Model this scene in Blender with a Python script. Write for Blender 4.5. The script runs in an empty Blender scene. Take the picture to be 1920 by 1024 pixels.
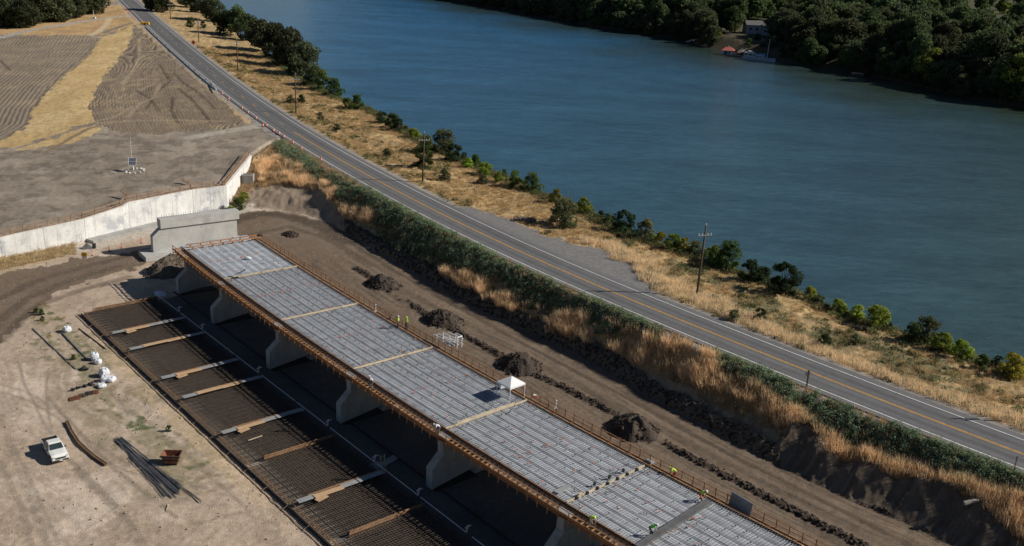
import bpy, bmesh, math, random
import numpy as np
from mathutils import Vector, Matrix
random.seed(7); RNG = np.random.default_rng(11)
S = bpy.context.scene; COL = S.collection
# ------------------------------------------------------------------ camera
HC = 63.0; F = 1922.0; PITCH = math.atan(672/1922); ROLL = 0.051
CP, SP, CR, SR = math.cos(PITCH), math.sin(PITCH), math.cos(ROLL), math.sin(ROLL)
fw = np.array([0, CP, -SP]); rt = np.array([1., 0, 0]); up = np.array([0, SP, CP])
def W(px, py, z=0.0):
    """ground survey: where the sight line through a photo point meets height z"""
    x = (px-960)/F; y = -(py-512)/F
    a = x*CR-y*SR; b = x*SR+y*CR
    d = fw+a*rt+b*up; t = (z-HC)/d[2]
    return (d[0]*t, d[1]*t)
def PXY(X, Y, Z):
    zc = Y*CP-(Z-HC)*SP; a = X/zc; b = (Y*SP+(Z-HC)*CP)/zc
    return 960+F*(a*CR+b*SR), 512-F*(-a*SR+b*CR)
cam = bpy.data.objects.new('camera', bpy.data.cameras.new('camera')); COL.objects.link(cam)
ix = Vector(rt*CR+up*SR); iy = Vector(-rt*SR+up*CR); iz = Vector(-fw)
cam.matrix_world = Matrix(((ix.x, iy.x, iz.x, 0), (ix.y, iy.y, iz.y, 0), (ix.z, iy.z, iz.z, HC), (0, 0, 0, 1)))
cam.data.sensor_width = 36; cam.data.lens = F/1920*36; cam.data.clip_start = 1; cam.data.clip_end = 20000
S.camera = cam
# ------------------------------------------------------------------ light
EL, AZ = math.radians(33), math.radians(3.5)
sd = Vector((math.cos(EL)*math.cos(AZ), math.cos(EL)*math.sin(AZ), math.sin(EL)))
sun = bpy.data.objects.new('sun', bpy.data.lights.new('sun', 'SUN')); COL.objects.link(sun)
sun.rotation_euler = sd.to_track_quat('Z', 'Y').to_euler()
sun.data.energy = 5.0; sun.data.angle = math.radians(.53); sun.data.color = (1, .93, .81)
w = bpy.data.worlds.new('World'); S.world = w; w.use_nodes = True
nt = w.node_tree; bg = nt.nodes['Background']; sk = nt.nodes.new('ShaderNodeTexSky')
sk.sky_type = 'NISHITA'; sk.sun_disc = False; sk.sun_elevation = EL; sk.sun_rotation = math.pi/2-AZ
sk.air_density = 1.0; sk.dust_density = .05; sk.ozone_density = 3.5
nt.links.new(sk.outputs[0], bg.inputs[0]); bg.inputs[1].default_value = .04
S.view_settings.view_transform = 'Standard'; S.view_settings.look = 'None'; S.view_settings.exposure = 0
# ------------------------------------------------------------------ materials
def newmat(name):
    m = bpy.data.materials.new(name); m.use_nodes = True
    return m, m.node_tree, m.node_tree.nodes['Principled BSDF']
def noise(nt, scale, detail=4, rough=.6, vec=None, obj=False):
    n = nt.nodes.new('ShaderNodeTexNoise'); n.inputs['Scale'].default_value = scale
    n.inputs['Detail'].default_value = detail; n.inputs['Roughness'].default_value = rough
    if vec is None:
        tc = nt.nodes.new('ShaderNodeTexCoord'); vec = tc.outputs['Object']
    nt.links.new(vec, n.inputs['Vector']); return n
def ramp(nt, src, lo, hi, a=0., b=1.):
    r = nt.nodes.new('ShaderNodeMapRange'); nt.links.new(src, r.inputs[0])
    r.inputs[1].default_value = lo; r.inputs[2].default_value = hi; r.inputs[3].default_value = a; r.inputs[4].default_value = b
    return r.outputs[0]
def mul(nt, c, f):
    m = nt.nodes.new('ShaderNodeMix'); m.data_type = 'RGBA'; m.blend_type = 'MULTIPLY'; m.inputs[0].default_value = 1
    if isinstance(c, tuple): m.inputs[6].default_value = (*c, 1)
    else: nt.links.new(c, m.inputs[6])
    nt.links.new(f, m.inputs[7]); return m.outputs[2]
def mat(name, col, rough=.85, metal=0., var=.3, scale=2., bump=0., stain=None):
    m, nt, p = newmat(name)
    n = noise(nt, scale, 6, .65); n2 = noise(nt, scale*9, 3, .6)
    c = mul(nt, tuple(col), ramp(nt, n.outputs[0], .3, .7, 1-var, 1+var))
    c = mul(nt, c, ramp(nt, n2.outputs[0], .3, .7, 1-var*.5, 1+var*.5))
    if stain:
        n3 = noise(nt, stain[0], 5, .7); mx = nt.nodes.new('ShaderNodeMix'); mx.data_type = 'RGBA'
        nt.links.new(ramp(nt, n3.outputs[0], stain[2], stain[2]+.12), mx.inputs[0]); nt.links.new(c, mx.inputs[6]); mx.inputs[7].default_value = (*stain[1], 1)
        c = mx.outputs[2]
    nt.links.new(c, p.inputs['Base Color']); p.inputs['Roughness'].default_value = rough; p.inputs['Metallic'].default_value = metal
    if bump:
        b = nt.nodes.new('ShaderNodeBump'); b.inputs['Strength'].default_value = bump; b.inputs['Distance'].default_value = .1
        nt.links.new(n2.outputs[0], b.inputs['Height']); nt.links.new(b.outputs[0], p.inputs['Normal'])
    return m
def streaks(m):
    nt = m.node_tree; p = nt.nodes['Principled BSDF']; src = p.inputs['Base Color'].links[0].from_socket
    tc = nt.nodes.new('ShaderNodeTexCoord'); mp = nt.nodes.new('ShaderNodeMapping'); mp.inputs['Scale'].default_value = (1, 1, .12); nt.links.new(tc.outputs['Object'], mp.inputs[0])
    n = noise(nt, 1.3, 5, .7, mp.outputs[0]); nt.links.new(mul(nt, src, ramp(nt, n.outputs[0], .5, .68, 1., .74)), p.inputs['Base Color'])
def mat_attr(name, rough=.95, var=.25, scale=1.5, bump=.5, dist=.15, trans=0., objvar=0., fine=0.):
    m, nt, p = newmat(name)
    at = nt.nodes.new('ShaderNodeAttribute'); at.attribute_name = 'col'
    n = noise(nt, scale, 5, .7); n2 = noise(nt, scale*6, 3, .7)
    c = mul(nt, at.outputs['Color'], ramp(nt, n.outputs[0], .3, .7, 1-var, 1+var))
    c = mul(nt, c, ramp(nt, n2.outputs[0], .3, .7, 1-var, 1+var))
    if fine:
        nf = noise(nt, 11., 3, .75); c = mul(nt, c, ramp(nt, nf.outputs[0], .32, .68, 1-fine, 1+fine))
        nf2 = noise(nt, 3.1, 6, .8); c = mul(nt, c, ramp(nt, nf2.outputs[0], .56, .70, 1., 1-fine*1.3))
    if objvar:
        oi = nt.nodes.new('ShaderNodeObjectInfo')
        c = mul(nt, c, ramp(nt, oi.outputs['Random'], 0, 1, 1-objvar, 1+objvar))
        hs = nt.nodes.new('ShaderNodeHueSaturation'); nt.links.new(c, hs.inputs['Color'])
        mm = nt.nodes.new('ShaderNodeMath'); mm.operation = 'MULTIPLY'; mm.inputs[1].default_value = 7.31; nt.links.new(oi.outputs['Random'], mm.inputs[0])
        mf = nt.nodes.new('ShaderNodeMath'); mf.operation = 'FRACT'; nt.links.new(mm.outputs[0], mf.inputs[0])
        nt.links.new(ramp(nt, mf.outputs[0], 0, 1, .47, .515), hs.inputs['Hue']); c = hs.outputs[0]
    nt.links.new(c, p.inputs['Base Color']); p.inputs['Roughness'].default_value = rough
    p.inputs['Specular IOR Level'].default_value = .15
    if trans:
        tb_ = nt.nodes.new('ShaderNodeBsdfTranslucent'); nt.links.new(c, tb_.inputs['Color']); ms = nt.nodes.new('ShaderNodeMixShader'); ms.inputs[0].default_value = trans
        nt.links.new(p.outputs[0], ms.inputs[1]); nt.links.new(tb_.outputs[0], ms.inputs[2]); nt.links.new(ms.outputs[0], nt.nodes['Material Output'].inputs['Surface'])
    if bump:
        b = nt.nodes.new('ShaderNodeBump'); b.inputs['Strength'].default_value = bump; b.inputs['Distance'].default_value = dist
        nt.links.new(n2.outputs[0], b.inputs['Height']); nt.links.new(b.outputs[0], p.inputs['Normal'])
    return m
M = {}
M['ground'] = mat_attr('ground', var=.16, scale=1.1, bump=.8, dist=.14, fine=.22)
M['pile'] = mat('dark_soil', (.062, .046, .036), .95, var=.5, scale=1.2, bump=1)
M['asphalt'] = mat('asphalt', (.105, .105, .112), .9, var=.16, scale=.35, bump=.2)
M['white_paint'] = mat('white_road_paint', (.68, .68, .66), .7, var=.25, scale=3)
M['yellow_paint'] = mat('yellow_road_paint', (.60, .33, .06), .7, var=.3, scale=3)
M['concrete'] = mat('concrete', (.36, .355, .34), .85, var=.14, scale=.35, bump=.1, stain=(.25, (.27, .27, .28), .56))
M['concrete_wall'] = mat('cast_concrete', (.72, .72, .71), .85, var=.15, scale=.3, bump=.1, stain=(.22, (.46, .475, .51), .53))
M['girder'] = mat('girder_concrete', (.43, .46, .51), .8, var=.22, scale=.6, bump=.1, stain=(.9, (.25, .26, .27), .6))
M['form_dark'] = mat('dark_form_board', (.04, .025, .018), .85, var=.3, scale=1.2)  # near black: shade on the deck edge forms is put into the colour
M['rebar'] = mat('rebar', (.16, .162, .178), .55, .3, var=.5, scale=1.5)
M['rebar_brown'] = mat('weathered_rebar', (.075, .056, .044), .75, .1, var=.45, scale=1.5)
M['timber'] = mat('orange_timber', (.40, .20, .085), .8, var=.3, scale=1.2)
M['old_form'] = mat('used_form_board', (.26, .15, .085), .85, var=.35, scale=1.2)
M['timber_pale'] = mat('pale_timber', (.52, .43, .31), .8, var=.22, scale=1.2)
M['plywood'] = mat('plywood', (.47, .32, .19), .8, var=.2, scale=.8)
M['plywood_grey'] = mat('grey_board', (.28, .29, .30), .8, var=.2, scale=.8)
M['old_timber'] = mat('weathered_timber', (.27, .18, .12), .85, var=.35, scale=1.5)
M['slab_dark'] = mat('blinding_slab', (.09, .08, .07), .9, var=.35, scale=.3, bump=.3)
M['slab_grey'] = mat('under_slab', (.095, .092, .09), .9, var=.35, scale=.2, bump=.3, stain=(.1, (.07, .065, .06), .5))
M['pvc'] = mat('white_pipe', (.55, .57, .60), .5, var=.1)
M['steel'] = mat('galvanised_steel', (.5, .52, .54), .45, .6, var=.15)
M['beam'] = mat('grey_steel_beam', (.16, .16, .165), .6, .3, var=.3, scale=1)
M['black'] = mat('black_plastic', (.03, .03, .032), .6, var=.3)
M['rust'] = mat('rusty_steel', (.22, .085, .045), .85, .1, var=.45, scale=1.5)
M['pole'] = mat('creosote_pole', (.10, .065, .045), .9, var=.3, scale=2)
M['orange'] = mat('orange_plastic', (.78, .14, .03), .6, var=.12)
M['cap'] = mat('orange_cap', (.70, .27, .18), .6, var=.2)
M['pwhite'] = mat('white_plastic', (.75, .76, .78), .6, var=.12)
M['bag'] = mat('woven_bag', (.70, .73, .80), .75, var=.2, scale=4, bump=.4, stain=(3., (.30, .38, .62), .6))
M['car_white'] = mat('white_car_paint', (.76, .76, .75), .3, var=.07, scale=.9)
M['glass'] = mat('dark_glass', (.03, .045, .05), .08, var=.2)
M['rubber'] = mat('rubber', (.02, .02, .02), .9, var=.2)
M['canopy'] = mat('white_canvas', (.82, .83, .86), .8, var=.04)
M['yellow'] = mat('yellow_sign', (.85, .50, .02), .6, var=.05)
M['sign_back'] = mat('sign_aluminium', (.42, .44, .46), .5, .4, var=.1)
M['hiviz'] = mat('lime_vest', (.55, .85, .10), .8, var=.08)
M['hiviz2'] = mat('green_vest', (.15, .62, .12), .8, var=.08)
M['skin'] = mat('skin', (.36, .21, .14), .7, var=.08)
M['navy'] = mat('navy_cloth', (.03, .04, .06), .9, var=.2)
M['pants_orange'] = mat('orange_cloth', (.65, .16, .04), .9, var=.2)
M['shirt'] = mat('pale_blue_shirt', (.60, .68, .85), .9, var=.1)
M['grey_cloth'] = mat('grey_cloth', (.16, .15, .15), .9, var=.2)
M['bark'] = mat('bark', (.11, .085, .065), .95, var=.35, scale=2, bump=.5)
M['leaf'] = mat_attr('leaf', .85, .2, .6, 0, objvar=.35, trans=.38)
M['grass'] = mat_attr('dry_stalk', .9, .15, .6, 0, trans=.35)
M['red_roof'] = mat('red_roof', (.42, .12, .09), .8, var=.2)
M['house_white'] = mat('pale_siding', (.36, .42, .52), .8, var=.12)
M['roof_grey'] = mat('shingle', (.12, .12, .125), .9, var=.3)
M['solar'] = mat('solar_cell', (.10, .11, .14), .3, var=.1)
M['blue'] = mat('blue_tarp', (.10, .30, .45), .7, var=.2)
M['red'] = mat('red_plastic', (.55, .05, .05), .5, var=.2)
streaks(M['concrete_wall']); streaks(M['concrete'])
# ------------------------------------------------------------------ objects
def tag(o, label=None, cat=None, group=None, kind=None):
    if label: o['label'] = label
    if cat: o['category'] = cat
    if group: o['group'] = group
    if kind: o['kind'] = kind
    return o
def thing(name, label, cat, loc=(0, 0, 0), rz=0., group=None):
    o = bpy.data.objects.new(name, None); COL.objects.link(o); o.empty_display_size = .3
    o.location = loc; o.rotation_euler = (0, 0, rz)
    return tag(o, label, cat, group)
def link(name, me, parent=None):
    o = bpy.data.objects.new(name, me); COL.objects.link(o)
    if parent is not None: o.parent = parent
    return o
class MB:
    def __init__(s): s.v = []; s.f = []
    def add(s, vs, fs):
        n = len(s.v); s.v += [tuple(map(float, p)) for p in vs]; s.f += [tuple(n+i for i in f) for f in fs]; return s
    def box(s, c, d, rz=0., rx=0., ry=0.):
        R = Matrix.Rotation(rz, 3, 'Z') @ Matrix.Rotation(ry, 3, 'Y') @ Matrix.Rotation(rx, 3, 'X')
        vs = [Vector(c)+R @ Vector((d[0]*x/2, d[1]*y/2, d[2]*z/2)) for x in (-1, 1) for y in (-1, 1) for z in (-1, 1)]
        return s.add(vs, [(0, 1, 3, 2), (4, 6, 7, 5), (0, 4, 5, 1), (2, 3, 7, 6), (0, 2, 6, 4), (1, 5, 7, 3)])
    def bar(s, a, b, wd, h=None, upv=(0, 0, 1)):
        h = wd if h is None else h
        a = Vector(a); b = Vector(b); t = (b-a).normalized(); U = Vector(upv)
        if abs(t.dot(U)) > .95: U = Vector((1, 0, 0))
        r = t.cross(U).normalized(); U = r.cross(t)
        o = [r*wd/2*x+U*h/2*y for x, y in ((-1, -1), (1, -1), (1, 1), (-1, 1))]
        return s.add([a+q for q in o]+[b+q for q in o], [(3, 2, 1, 0), (4, 5, 6, 7), (0, 1, 5, 4), (1, 2, 6, 5), (2, 3, 7, 6), (3, 0, 4, 7)])
    def tube(s, pts, rad, n=8):
        pts = [Vector(p) for p in pts]; rad = rad if isinstance(rad, (list, tuple)) else [rad]*len(pts); vs = []
        for i, p in enumerate(pts):
            t = (pts[min(i+1, len(pts)-1)]-pts[max(i-1, 0)]).normalized()
            U = Vector((0, 0, 1)) if abs(t.z) < .9 else Vector((1, 0, 0))
            r = t.cross(U).normalized(); U = r.cross(t)
            vs += [p+(r*math.cos(k*2*math.pi/n)+U*math.sin(k*2*math.pi/n))*rad[i] for k in range(n)]
        fs = [(i*n+k, i*n+(k+1) % n, (i+1)*n+(k+1) % n, (i+1)*n+k) for i in range(len(pts)-1) for k in range(n)]
        fs += [tuple(range(n))[::-1], tuple((len(pts)-1)*n+k for k in range(n))]
        return s.add(vs, fs)
    def prism(s, prof, a, b):
        """prof: points of a polygon, swept from offset a to offset b"""
        n = len(prof); a = Vector(a); b = Vector(b)
        return s.add([Vector(p)+a for p in prof]+[Vector(p)+b for p in prof],
                     [tuple(range(n))[::-1], tuple(range(n, 2*n))]+[(i, (i+1) % n, n+(i+1) % n, n+i) for i in range(n)])
    def build(s, name, m, parent=None, smooth=False, bevel=0.):
        me = bpy.data.meshes.new(name); me.from_pydata(s.v, [], s.f)
        bm = bmesh.new(); bm.from_mesh(me); bmesh.ops.recalc_face_normals(bm, faces=bm.faces)
        if bevel: bmesh.ops.bevel(bm, geom=list(bm.edges), offset=bevel, segments=2, affect='EDGES', profile=.6)
        bm.to_mesh(me); bm.free(); me.materials.append(m)
        if smooth: me.polygons.foreach_set('use_smooth', [True]*len(me.polygons))
        return link(name, me, parent)
def npmesh(name, V, Fq, m, col=None, parent=None, smooth=False):
    V = np.asarray(V, np.float32); Fq = np.asarray(Fq, np.int32); k = Fq.shape[1]
    me = bpy.data.meshes.new(name); me.vertices.add(len(V)); me.vertices.foreach_set('co', V.ravel())
    me.loops.add(Fq.size); me.loops.foreach_set('vertex_index', Fq.ravel())
    me.polygons.add(len(Fq)); me.polygons.foreach_set('loop_start', np.arange(len(Fq), dtype=np.int32)*k)
    if smooth: me.polygons.foreach_set('use_smooth', np.ones(len(Fq), bool))
    me.update(calc_edges=True)
    if col is not None:
        c = me.color_attributes.new('col', 'FLOAT_COLOR', 'POINT')
        c.data.foreach_set('color', np.c_[col, np.ones(len(col))].astype(np.float32).ravel())
    me.materials.append(m)
    return link(name, me, parent) if name else me
# ------------------------------------------------------------------ noise / geometry helpers
def vn(x, y, seed=0):
    xi = np.floor(x).astype(np.int64); yi = np.floor(y).astype(np.int64); fx = x-xi; fy = y-yi
    fx = fx*fx*(3-2*fx); fy = fy*fy*(3-2*fy)
    def h(a, b):
        n = (a*374761393+b*668265263+seed*1442695041) & 0xffffffff
        n = ((n ^ (n >> 13))*1274126177) & 0xffffffff
        return ((n ^ (n >> 16)) & 0xffff)/65535.
    return (h(xi, yi)*(1-fx)+h(xi+1, yi)*fx)*(1-fy)+(h(xi, yi+1)*(1-fx)+h(xi+1, yi+1)*fx)*fy
def fbm(x, y, sc, oc=4, seed=0, g=.55):
    t = 0; a = 1; n = 0
    for i in range(oc):
        t = t+a*vn(x/sc*2**i+17*i, y/sc*2**i-9*i, seed+i); n += a; a *= g
    return t/n
def seg_dist(X, Y, poly):
    """unsigned distance, sign (+ = right of travel), station"""
    best = np.full(X.shape, 1e9); sgn = np.ones(X.shape); st = np.zeros(X.shape); L = 0
    for (ax, ay), (bx, by) in zip(poly[:-1], poly[1:]):
        dx, dy = bx-ax, by-ay; l = math.hypot(dx, dy)
        t = np.clip(((X-ax)*dx+(Y-ay)*dy)/(l*l), 0, 1); ex = X-ax-t*dx; ey = Y-ay-t*dy
        d = np.hypot(ex, ey); c = dx*(Y-ay)-dy*(X-ax); mk = d < best-1e-6
        best = np.where(mk, d, best); sgn = np.where(mk, np.where(c > 0, -1., 1.), sgn); st = np.where(mk, L+t*l, st); L += l
    return best, sgn, st
def spline(pts, n=8):
    P = [np.array(p, float) for p in pts]; P = [2*P[0]-P[1]]+P+[2*P[-1]-P[-2]]; out = []
    for i in range(1, len(P)-2):
        for k in range(n):
            t = k/n; out.append(.5*((2*P[i])+(-P[i-1]+P[i+1])*t+(2*P[i-1]-5*P[i]+4*P[i+1]-P[i+2])*t*t+(-P[i-1]+3*P[i]-3*P[i+1]+P[i+2])*t**3))
    out.append(P[-2]); return [tuple(p) for p in out]
def inpoly(x, y, poly):
    r = np.zeros(x.shape, bool); n = len(poly)
    for i in range(n):
        x1, y1 = poly[i]; x2, y2 = poly[(i+1) % n]
        if y1 == y2: continue
        r ^= ((y1 > y) != (y2 > y)) & (x < (x2-x1)*(y-y1)/(y2-y1)+x1)
    return r
def ss(a, b, x):
    t = np.clip((x-a)/(b-a), 0, 1); return t*t*(3-2*t)
# ------------------------------------------------------------------ layout lines
ZR = 6.5
ROADPX = [(240, 0), (260.5, 20), (301, 57), (334, 87), (384, 129), (451, 182), (501, 217), (568, 262), (640, 301), (710, 342), (827, 404), (927, 452), (1041, 502), (1141, 547), (1280, 602), (1480, 683), (1614, 735), (1781, 802), (1920, 852)]
rp = [W(a, b, ZR) for a, b in ROADPX]
# light smoothing of the surveyed centre line
for _ in range(3):
    rp = [rp[0]]+[((a[0]+2*b[0]+c[0])/4, (a[1]+2*b[1]+c[1])/4) for a, b, c in zip(rp[:-2], rp[1:-1], rp[2:])]+[rp[-1]]
d0 = np.array(rp[0])-np.array(rp[1]); d0 /= np.linalg.norm(d0); d1 = np.array(rp[-1])-np.array(rp[-2]); d1 /= np.linalg.norm(d1)
rp = [tuple(np.array(rp[0])+d0*900), tuple(np.array(rp[0])+d0*150)]+rp+[tuple(np.array(rp[-1])+d1*25), tuple(np.array(rp[-1])+d1*90)]
ROAD = spline(rp, 5)
rR = lambda z, L: [W(a, b, z) for a, b in L]
KL = rR(5., [(380, 20), (420, 50), (470, 80), (520, 112), (560, 145), (600, 168), (640, 187), (690, 202), (730, 225), (760, 243), (800, 270), (860, 294), (900, 312), (960, 338), (1010, 362), (1061, 382), (1124, 410), (1174, 436), (1248, 460), (1323, 487), (1400, 514), (1497, 549), (1581, 588), (1681, 619), (1764, 652), (1848, 679), (1920, 704), (2050, 750)])
KL = [(KL[0][0]-500, KL[0][1]+900)]+KL+[(KL[-1][0]+40, KL[-1][1]-50)]
SH = rR(-1., [(700, -30), (760, -16), (844, 0), (991, 25), (1108, 48), (1208, 65), (1280, 73), (1347, 94), (1460, 117), (1547, 127), (1600, 134), (1630, 142), (1714, 160), (1780, 177), (1920, 202)])
SH = [(SH[0][0]-1500, SH[0][1]+5500), (SH[0][0]-250, SH[0][1]+900)]+SH+[(SH[-1][0]+90, SH[-1][1]-60), (SH[-1][0]+400, SH[-1][1]-330)]
WL = [(*W(0, 446, 3.9), 3.9), (-81.7, 185.9, 4.45), (-77.0, 193.0, 5.2), (-76.4, 194.4, 5.65), (-67.5, 206.6, 5.5), (-61.9, 212.0, 5.3), (*W(472, 291, 6.3), 6.3)]
wd = np.array(WL[0][:2])-np.array(WL[1][:2]); wd /= np.linalg.norm(wd)
WL = [(WL[0][0]+wd[0]*30, WL[0][1]+wd[1]*30, 3.7)]+WL
FG = W(520, 262, 6.4)
FIELD = [(p[0], p[1]) for p in WL]
FIELD = [(FIELD[0][0]-150, FIELD[0][1]-190)]+FIELD+[FG, (FG[0]+4, FG[1]+3)]
TOE = [(p[0], p[1]) for p in WL[:-1]]+rR(.5, [(470, 390), (520, 393), (570, 402), (610, 414), (640, 432), (707, 472), (790, 519), (874, 569), (941, 602), (1041, 643), (1118, 683), (1200, 733), (1280, 779), (1397, 842), (1480, 882), (1564, 922), (1647, 959), (1714, 986), (1781, 1019), (1880, 1070)])
TOE = [(TOE[0][0]-150, TOE[0][1]-190)]+TOE+[(TOE[-1][0]+60, TOE[-1][1]-45)]
WIND = rR(.5, [(590, 452), (640, 486), (690, 516), (733, 546), (794, 586), (854, 619), (941, 666), (991, 695), (1060, 728), (1124, 759), (1200, 806), (1280, 849), (1390, 906), (1494, 959), (1581, 1003), (1660, 1045)])
# straight frame of the slab works, arc frame of the bridge
C0 = np.array((-14.95, 123.75)); A0 = math.radians(-49.25); RB = 950.; AS = math.radians(-49.4)
OB = C0+RB*np.array((-math.sin(A0), math.cos(A0)))
def B(u, v, z=0.):
    a = A0+u/RB; n = (-math.sin(a), math.cos(a)); return Vector((OB[0]-(RB-v)*n[0], OB[1]-(RB-v)*n[1], z))
def T_(u, v, z=0.):
    return Vector((C0[0]+u*math.cos(AS)-v*math.sin(AS), C0[1]+u*math.sin(AS)+v*math.cos(AS), z))
def uvS(X, Y):
    dx, dy = X-C0[0], Y-C0[1]; return dx*math.cos(AS)+dy*math.sin(AS), -dx*math.sin(AS)+dy*math.cos(AS)
# photo-survey outlines (photo points; each is resolved on the real terrain)
PG = dict(
 field1=[(-300, 60), (0, 68), (100, 66), (165, 67), (186, 74), (178, 92), (158, 113), (128, 137), (90, 172), (62, 208), (48, 238), (20, 255), (0, 266), (-300, 330)],
 field2=[(251, 54), (266, 54), (283, 72), (318, 100), (348, 128), (390, 150), (418, 183), (440, 210), (457, 232), (430, 240), (380, 243), (300, 250), (215, 247), (184, 232), (166, 208), (168, 190), (180, 165), (196, 140), (220, 112), (241, 85)],
 gold=[(250, 48), (241, 85), (220, 112), (196, 140), (180, 165), (168, 190), (166, 208), (178, 226), (100, 252), (30, 275), (-300, 300), (-300, 330), (0, 266), (20, 255), (48, 238), (62, 208), (90, 172), (128, 137), (158, 113), (178, 92), (188, 70), (215, 62)],
 gold2=[(35, 279), (100, 258), (180, 233), (192, 243), (175, 256), (120, 272), (60, 281)],
 upper=[(-300, 20), (260, -10), (262, 45), (240, 52), (190, 66), (100, 65), (0, 67), (-300, 75)],
 soil_mound=[(470, 352), (530, 345), (600, 352), (625, 385), (640, 425), (560, 402), (450, 393)],
 turnout=[(905, 395), (985, 425), (1060, 452), (1120, 465), (1165, 490), (1215, 530), (1245, 560), (1225, 575), (1100, 530), (1000, 480), (900, 430), (800, 382), (800, 372)],
 track=[(-300, 820), (-300, 520), (0, 512), (60, 505), (130, 485), (200, 478), (290, 462), (330, 455), (410, 420), (450, 398), (520, 396), (590, 408), (640, 432), (707, 472), (790, 519), (874, 569), (941, 602), (1041, 643), (1118, 683), (1200, 733), (1280, 779), (1397, 842), (1480, 882), (1564, 922), (1647, 959), (1714, 986), (1781, 1019), (1900, 1100), (1500, 1100), (1300, 980), (1100, 880), (900, 760), (700, 640), (500, 500), (470, 445), (420, 440), (330, 480), (265, 500), (180, 520), (120, 545), (60, 580), (20, 625), (0, 650)],
 weeds=[(60, 560), (120, 600), (190, 660), (215, 735), (290, 790), (340, 860), (400, 900), (350, 905), (290, 860), (225, 800), (190, 745), (120, 680), (70, 620), (40, 575)],
 green=[(508, 258), (560, 285), (600, 315), (650, 345), (720, 372), (800, 415), (880, 455), (940, 490), (1020, 525), (1100, 560), (1180, 590), (1245, 618), (1240, 635), (1180, 610), (1150, 640), (1080, 620), (1000, 590), (960, 560), (945, 520), (860, 505), (830, 520), (780, 495), (735, 465), (700, 430), (690, 405), (640, 390), (620, 345), (570, 320), (520, 300)],
 green2=[(1340, 655), (1400, 682), (1475, 715), (1490, 745), (1560, 765), (1650, 800), (1760, 840), (1860, 870), (1960, 905), (1960, 930), (1840, 905), (1760, 880), (1690, 850), (1600, 830), (1540, 800), (1480, 770), (1420, 735), (1340, 690)],
 reed=[(800, 495), (870, 520), (940, 560), (975, 565), (1040, 590), (1120, 600), (1240, 640), (1330, 665), (1350, 690), (1430, 735), (1500, 775), (1580, 830), (1640, 850), (1760, 895), (1960, 930), (1960, 1040), (1870, 1010), (1820, 965), (1720, 900), (1640, 880), (1560, 860), (1500, 830), (1400, 760), (1330, 740), (1230, 700), (1130, 665), (1030, 625), (960, 590), (880, 550), (810, 510)],
 reed2=[(470, 295), (530, 300), (580, 325), (625, 360), (640, 392), (700, 405), (705, 430), (640, 405), (600, 360), (540, 345), (490, 340)],
 push=[(1470, 805), (1520, 800), (1570, 865), (1640, 870), (1690, 900), (1760, 905), (1830, 940), (1900, 1010), (1900, 1060), (1781, 1019), (1714, 986), (1647, 959), (1564, 922), (1480, 882), (1450, 850)],
 tan=[(1080, 452), (1150, 455), (1300, 545), (1420, 595), (1540, 650), (1660, 700), (1960, 800), (1960, 830), (1800, 770), (1600, 700), (1460, 645), (1300, 580), (1240, 555), (1180, 500), (1120, 462)],
 sage=[(1140, 425), (1250, 480), (1400, 535), (1560, 610), (1750, 670), (1850, 710), (1840, 740), (1700, 715), (1560, 655), (1400, 600), (1300, 555), (1180, 480)],
)
def terrain(X, Y, detail=True):
    dC, sC, stC = seg_dist(X, Y, ROAD); sC = -sC       # travel runs toward the camera: river side is left of travel
    dC = dC*sC
    dK, sK, _ = seg_dist(X, Y, KL); dK = -dK*sK
    dS, sS, _ = seg_dist(X, Y, SH); dS = -dS*sS
    dT, sT, stT = seg_dist(X, Y, TOE); dT = -dT*sT
    dF, sF, _ = seg_dist(X, Y, FIELD); dF = -dF*sF
    r = np.maximum(dC-6., 0)
    q = r/(r+np.maximum(-dK, 0)+.01)
    zr = 6.35-1.3*q+.0*X
    zr = np.where(dK > 0, 5.05-.62*dK, zr); zr = np.maximum(zr, -5)
    zf = np.interp(-dC, [6, 9, 25, 48, 72, 110, 400], [6.35, 6.3, 5.55, 5.2, 3.85, 3.5, 3.4])
    l = np.maximum(-dC-6., 0)
    qq = l/(l+np.maximum(dT, 0)+.01)
    ze = .45+5.9*(1-qq)**1.15
    zy = .45*ss(-40, -2, dT)
    u, v = uvS(X, Y)
    zy = np.where((v < 8), zy*ss(4, 12, v), zy)
    zl = np.where(dT > 0, ze, zy)
    fgd, _, _ = seg_dist(X, Y, [FIELD[-3], FIELD[-2]])
    zl = np.maximum(zl, np.where(dT > 0, 6.2-.6*fgd, -9))
    inF = dF > 0
    zl = np.where(inF, zf-(zf-zl.clip(0, 1))*(1-ss(.45, 1.3, dF)), zl)
    z = np.where(dC > 0, zr, zl)
    z = np.where(np.abs(dC) < 6.3, np.minimum(z, 6.42), z)
    z = np.where(dS > -12, np.maximum(z, np.clip(-1+dS*.42, -5, 4.2)), z)
    aux = dict(dC=dC, dK=dK, dS=dS, dT=dT, dF=dF, u=u, v=v, inF=inF, stT=stT, stC=stC)
    return z, aux
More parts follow.
